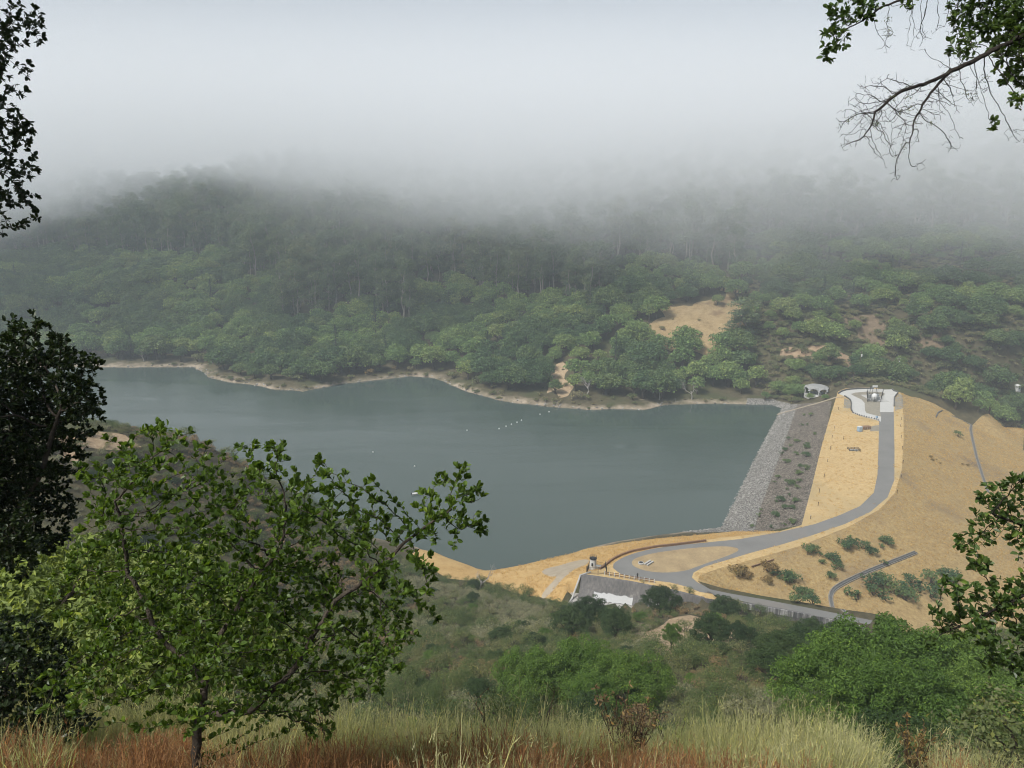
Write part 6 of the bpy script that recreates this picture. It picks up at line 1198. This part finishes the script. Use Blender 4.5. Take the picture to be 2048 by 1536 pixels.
keep = (RNG.random(n) > gap) & (RNG.random(n) < np.clip(1.25*clump-.05, .1, .85)-.2*(u < 300)) & ((u < 1960) | (RNG.random(n) < .2))
pale = RNG.random(n) < np.clip(far_*1.1-.05, .12, .95); pale &= ~((u > 1215) & (u < 1420) & (y < 7.2) & (RNG.random(n) < .8))
pale &= ~(((u > 130) & (u < 400) | (u > 560) & (u < 760)) & (y < 6.4) & (RNG.random(n) < .6))
ki = np.where(pale, RNG.integers(0, 3, n), RNG.integers(3, 6, n)); sc = .9*RNG.uniform(.5, 1.1, n)*np.where(pale, 1.0, .95)*(.55+.85*vnoise(x/.8, y/.8, 12))
scatter('grass', SP, np.column_stack([x, y, z])[keep], RNG.uniform(0, 6.28, keep.sum()), sc[keep], ki[keep])
# single dry plants standing out of the grass
def stalk_plant(x, y, h, label, seed, n=5, leafy=60, m=None):
    rng = np.random.default_rng(seed); t = empty('dry_plant', (x, y, H(x, y))); tag(t, label, 'dry plant'); mb = MB(); P, D = [], []
    for i in range(n):
        d = unit(rng.normal(size=3)*.16+np.array([0, 0, 1])); L_ = h*rng.uniform(.6, 1.1); p, rr = limb(rng, (0, 0, -.05), d*L_, .008, .003, 6, .04); mb.tube(p, rr, 5, False)
        for k in range(rng.integers(4, 9)):
            q = p[rng.integers(2, 6)]; e = q+unit(rng.normal(size=3)+d)*h*rng.uniform(.06, .22); mb.tube([q, e], [.0035, .0015], 4, False)
            for _ in range(max(leafy//(n*6), 1)): P.append(q+(e-q)*rng.random()); D.append(rng.normal(size=3)+np.array([0, 0, .4]))
    mb.build('stems', M_STEM, t); P, D = np.array(P), np.array(D); V, F = leaves_mesh(P, D, unit(rng.normal(size=P.shape)+np.array([0, 0, 1])), .045, rng, .35); link('leaves', np_mesh('leaves', V, F), m or M_DRY, t)
for i, a in enumerate(NEARD['stalks']): stalk_plant(*a[:4], 700+i, *a[4:6], m=(M_DRY, M_RUST, M_WILL)[a[6]])
HAZE_D = 0.0003
FOG_D = 0.008
FOG_Z = 68
FOG_STEP = 1.5
scene.view_settings.exposure = 1.12
def vol_mat(name, dens, col=(.86, .94, 1.0), aniso=0.0):
    m, nt, N, L = new_mat(name); N.remove(princ(nt))
    v = nd(nt, 'ShaderNodeVolumePrincipled'); v.inputs['Density'].default_value = dens; v.inputs['Color'].default_value = (*col, 1); v.inputs['Anisotropy'].default_value = aniso
    L.new(v.outputs[0], N['Material Output'].inputs['Volume']); return m
zlo = float(VZ.min())-1
hb = MB().box((0, 690, (zlo+225)/2), (1700, 1660, 225-zlo)).build('haze', vol_mat('thin_haze', HAZE_D)); tag(hb, kind='stuff')
def fog_layer(name, x0, x1, y0, y1, zbot, ztop, dens, s=24.0):
    nx = int((x1-x0)/s)+1; ny = int((y1-y0)/s)+1
    X, Y = np.meshgrid(np.linspace(x0, x1, nx), np.linspace(y0, y1, ny)); X = X.ravel(); Y = Y.ravel()
    zb = zbot(X, Y); zt = ztop(X, Y); zt = np.maximum(zt, zb+1)
    V = np.concatenate([np.column_stack([X, Y, zb]), np.column_stack([X, Y, zt])]); n = nx*ny
    q = np.array([(j*nx+i, j*nx+i+1, (j+1)*nx+i+1, (j+1)*nx+i) for j in range(ny-1) for i in range(nx-1)])
    side = []
    for i in range(nx-1): side += [(i+1, i, n+i, n+i+1), ((ny-1)*nx+i, (ny-1)*nx+i+1, n+(ny-1)*nx+i+1, n+(ny-1)*nx+i)]
    for j in range(ny-1): side += [(j*nx, (j+1)*nx, n+(j+1)*nx, n+j*nx), ((j+1)*nx+nx-1, j*nx+nx-1, n+j*nx+nx-1, n+(j+1)*nx+nx-1)]
    me = np_mesh(name, V, [np.concatenate([q[:, ::-1], q+n, np.array(side)])])
    return tag(link(name, me, vol_mat(name+'_vapour', dens)), kind='stuff')
def zb1(x, y):
    base = 70 + 26*np.exp(-((x+260)/190)**2)*smooth(600, 950, y) - 10*smooth(40, 250, x)
    return base + fbm(x, y, 150, 4, 21)*36 + 60*(1-smooth(400, 520, y))

def fog_mat(name, dens, col=(.98, .99, 1.0)):
    m, nt, N, L = new_mat(name); N.remove(princ(nt)); g = nd(nt, 'ShaderNodeNewGeometry'); pos = g.outputs['Position']
    v = nd(nt, 'ShaderNodeVolumePrincipled'); v.inputs['Color'].default_value = (*col, 1); v.inputs['Anisotropy'].default_value = 0.0
    z = nd(nt, 'ShaderNodeSeparateXYZ'); L.new(pos, z.inputs[0])
    mp = nd(nt, 'ShaderNodeMapping'); mp.inputs['Scale'].default_value = (1, .8, 2.2); L.new(pos, mp.inputs[0])
    n = math_(nt, 'ADD', math_(nt, 'MULTIPLY', noise(nt, .0058, 3, .5, mp.outputs[0], .3), .72), math_(nt, 'MULTIPLY', noise(nt, .019, 4, .6, mp.outputs[0], .8), .28))
    # the cloud base lies higher over the knob left of the middle and sags to either side
    sag = math_(nt, 'ADD', maprange(nt, z.outputs[0], 20, 200, 0, -22), maprange(nt, z.outputs[0], -330, -600, 0, -16))
    base = math_(nt, 'ADD', math_(nt, 'MULTIPLY', math_(nt, 'SUBTRACT', n, .5), -185.0), math_(nt, 'ADD', sag, maprange(nt, math_(nt, 'ABSOLUTE', math_(nt, 'ADD', z.outputs[0], 270)), 260, 20, FOG_Z, FOG_Z+42)))
    h = math_(nt, 'SUBTRACT', z.outputs[2], base)
    f = math_(nt, 'MULTIPLY', maprange(nt, h, 0, 85), maprange(nt, z.outputs[2], 330, 150))
    f = math_(nt, 'MULTIPLY', f, maprange(nt, z.outputs[1], 400, 560))
    L.new(math_(nt, 'MULTIPLY', f, dens), v.inputs['Density']); L.new(v.outputs[0], N['Material Output'].inputs['Volume'])
    return m
fm_ = fog_mat('fog_vapour', FOG_D)
fo_ = tag(MB().box((0, 955, 190), (1690, 1110, 290)).build('fog', fm_), kind='stuff')
cy.volume_step_rate = FOG_STEP
cy.volume_max_steps = 64
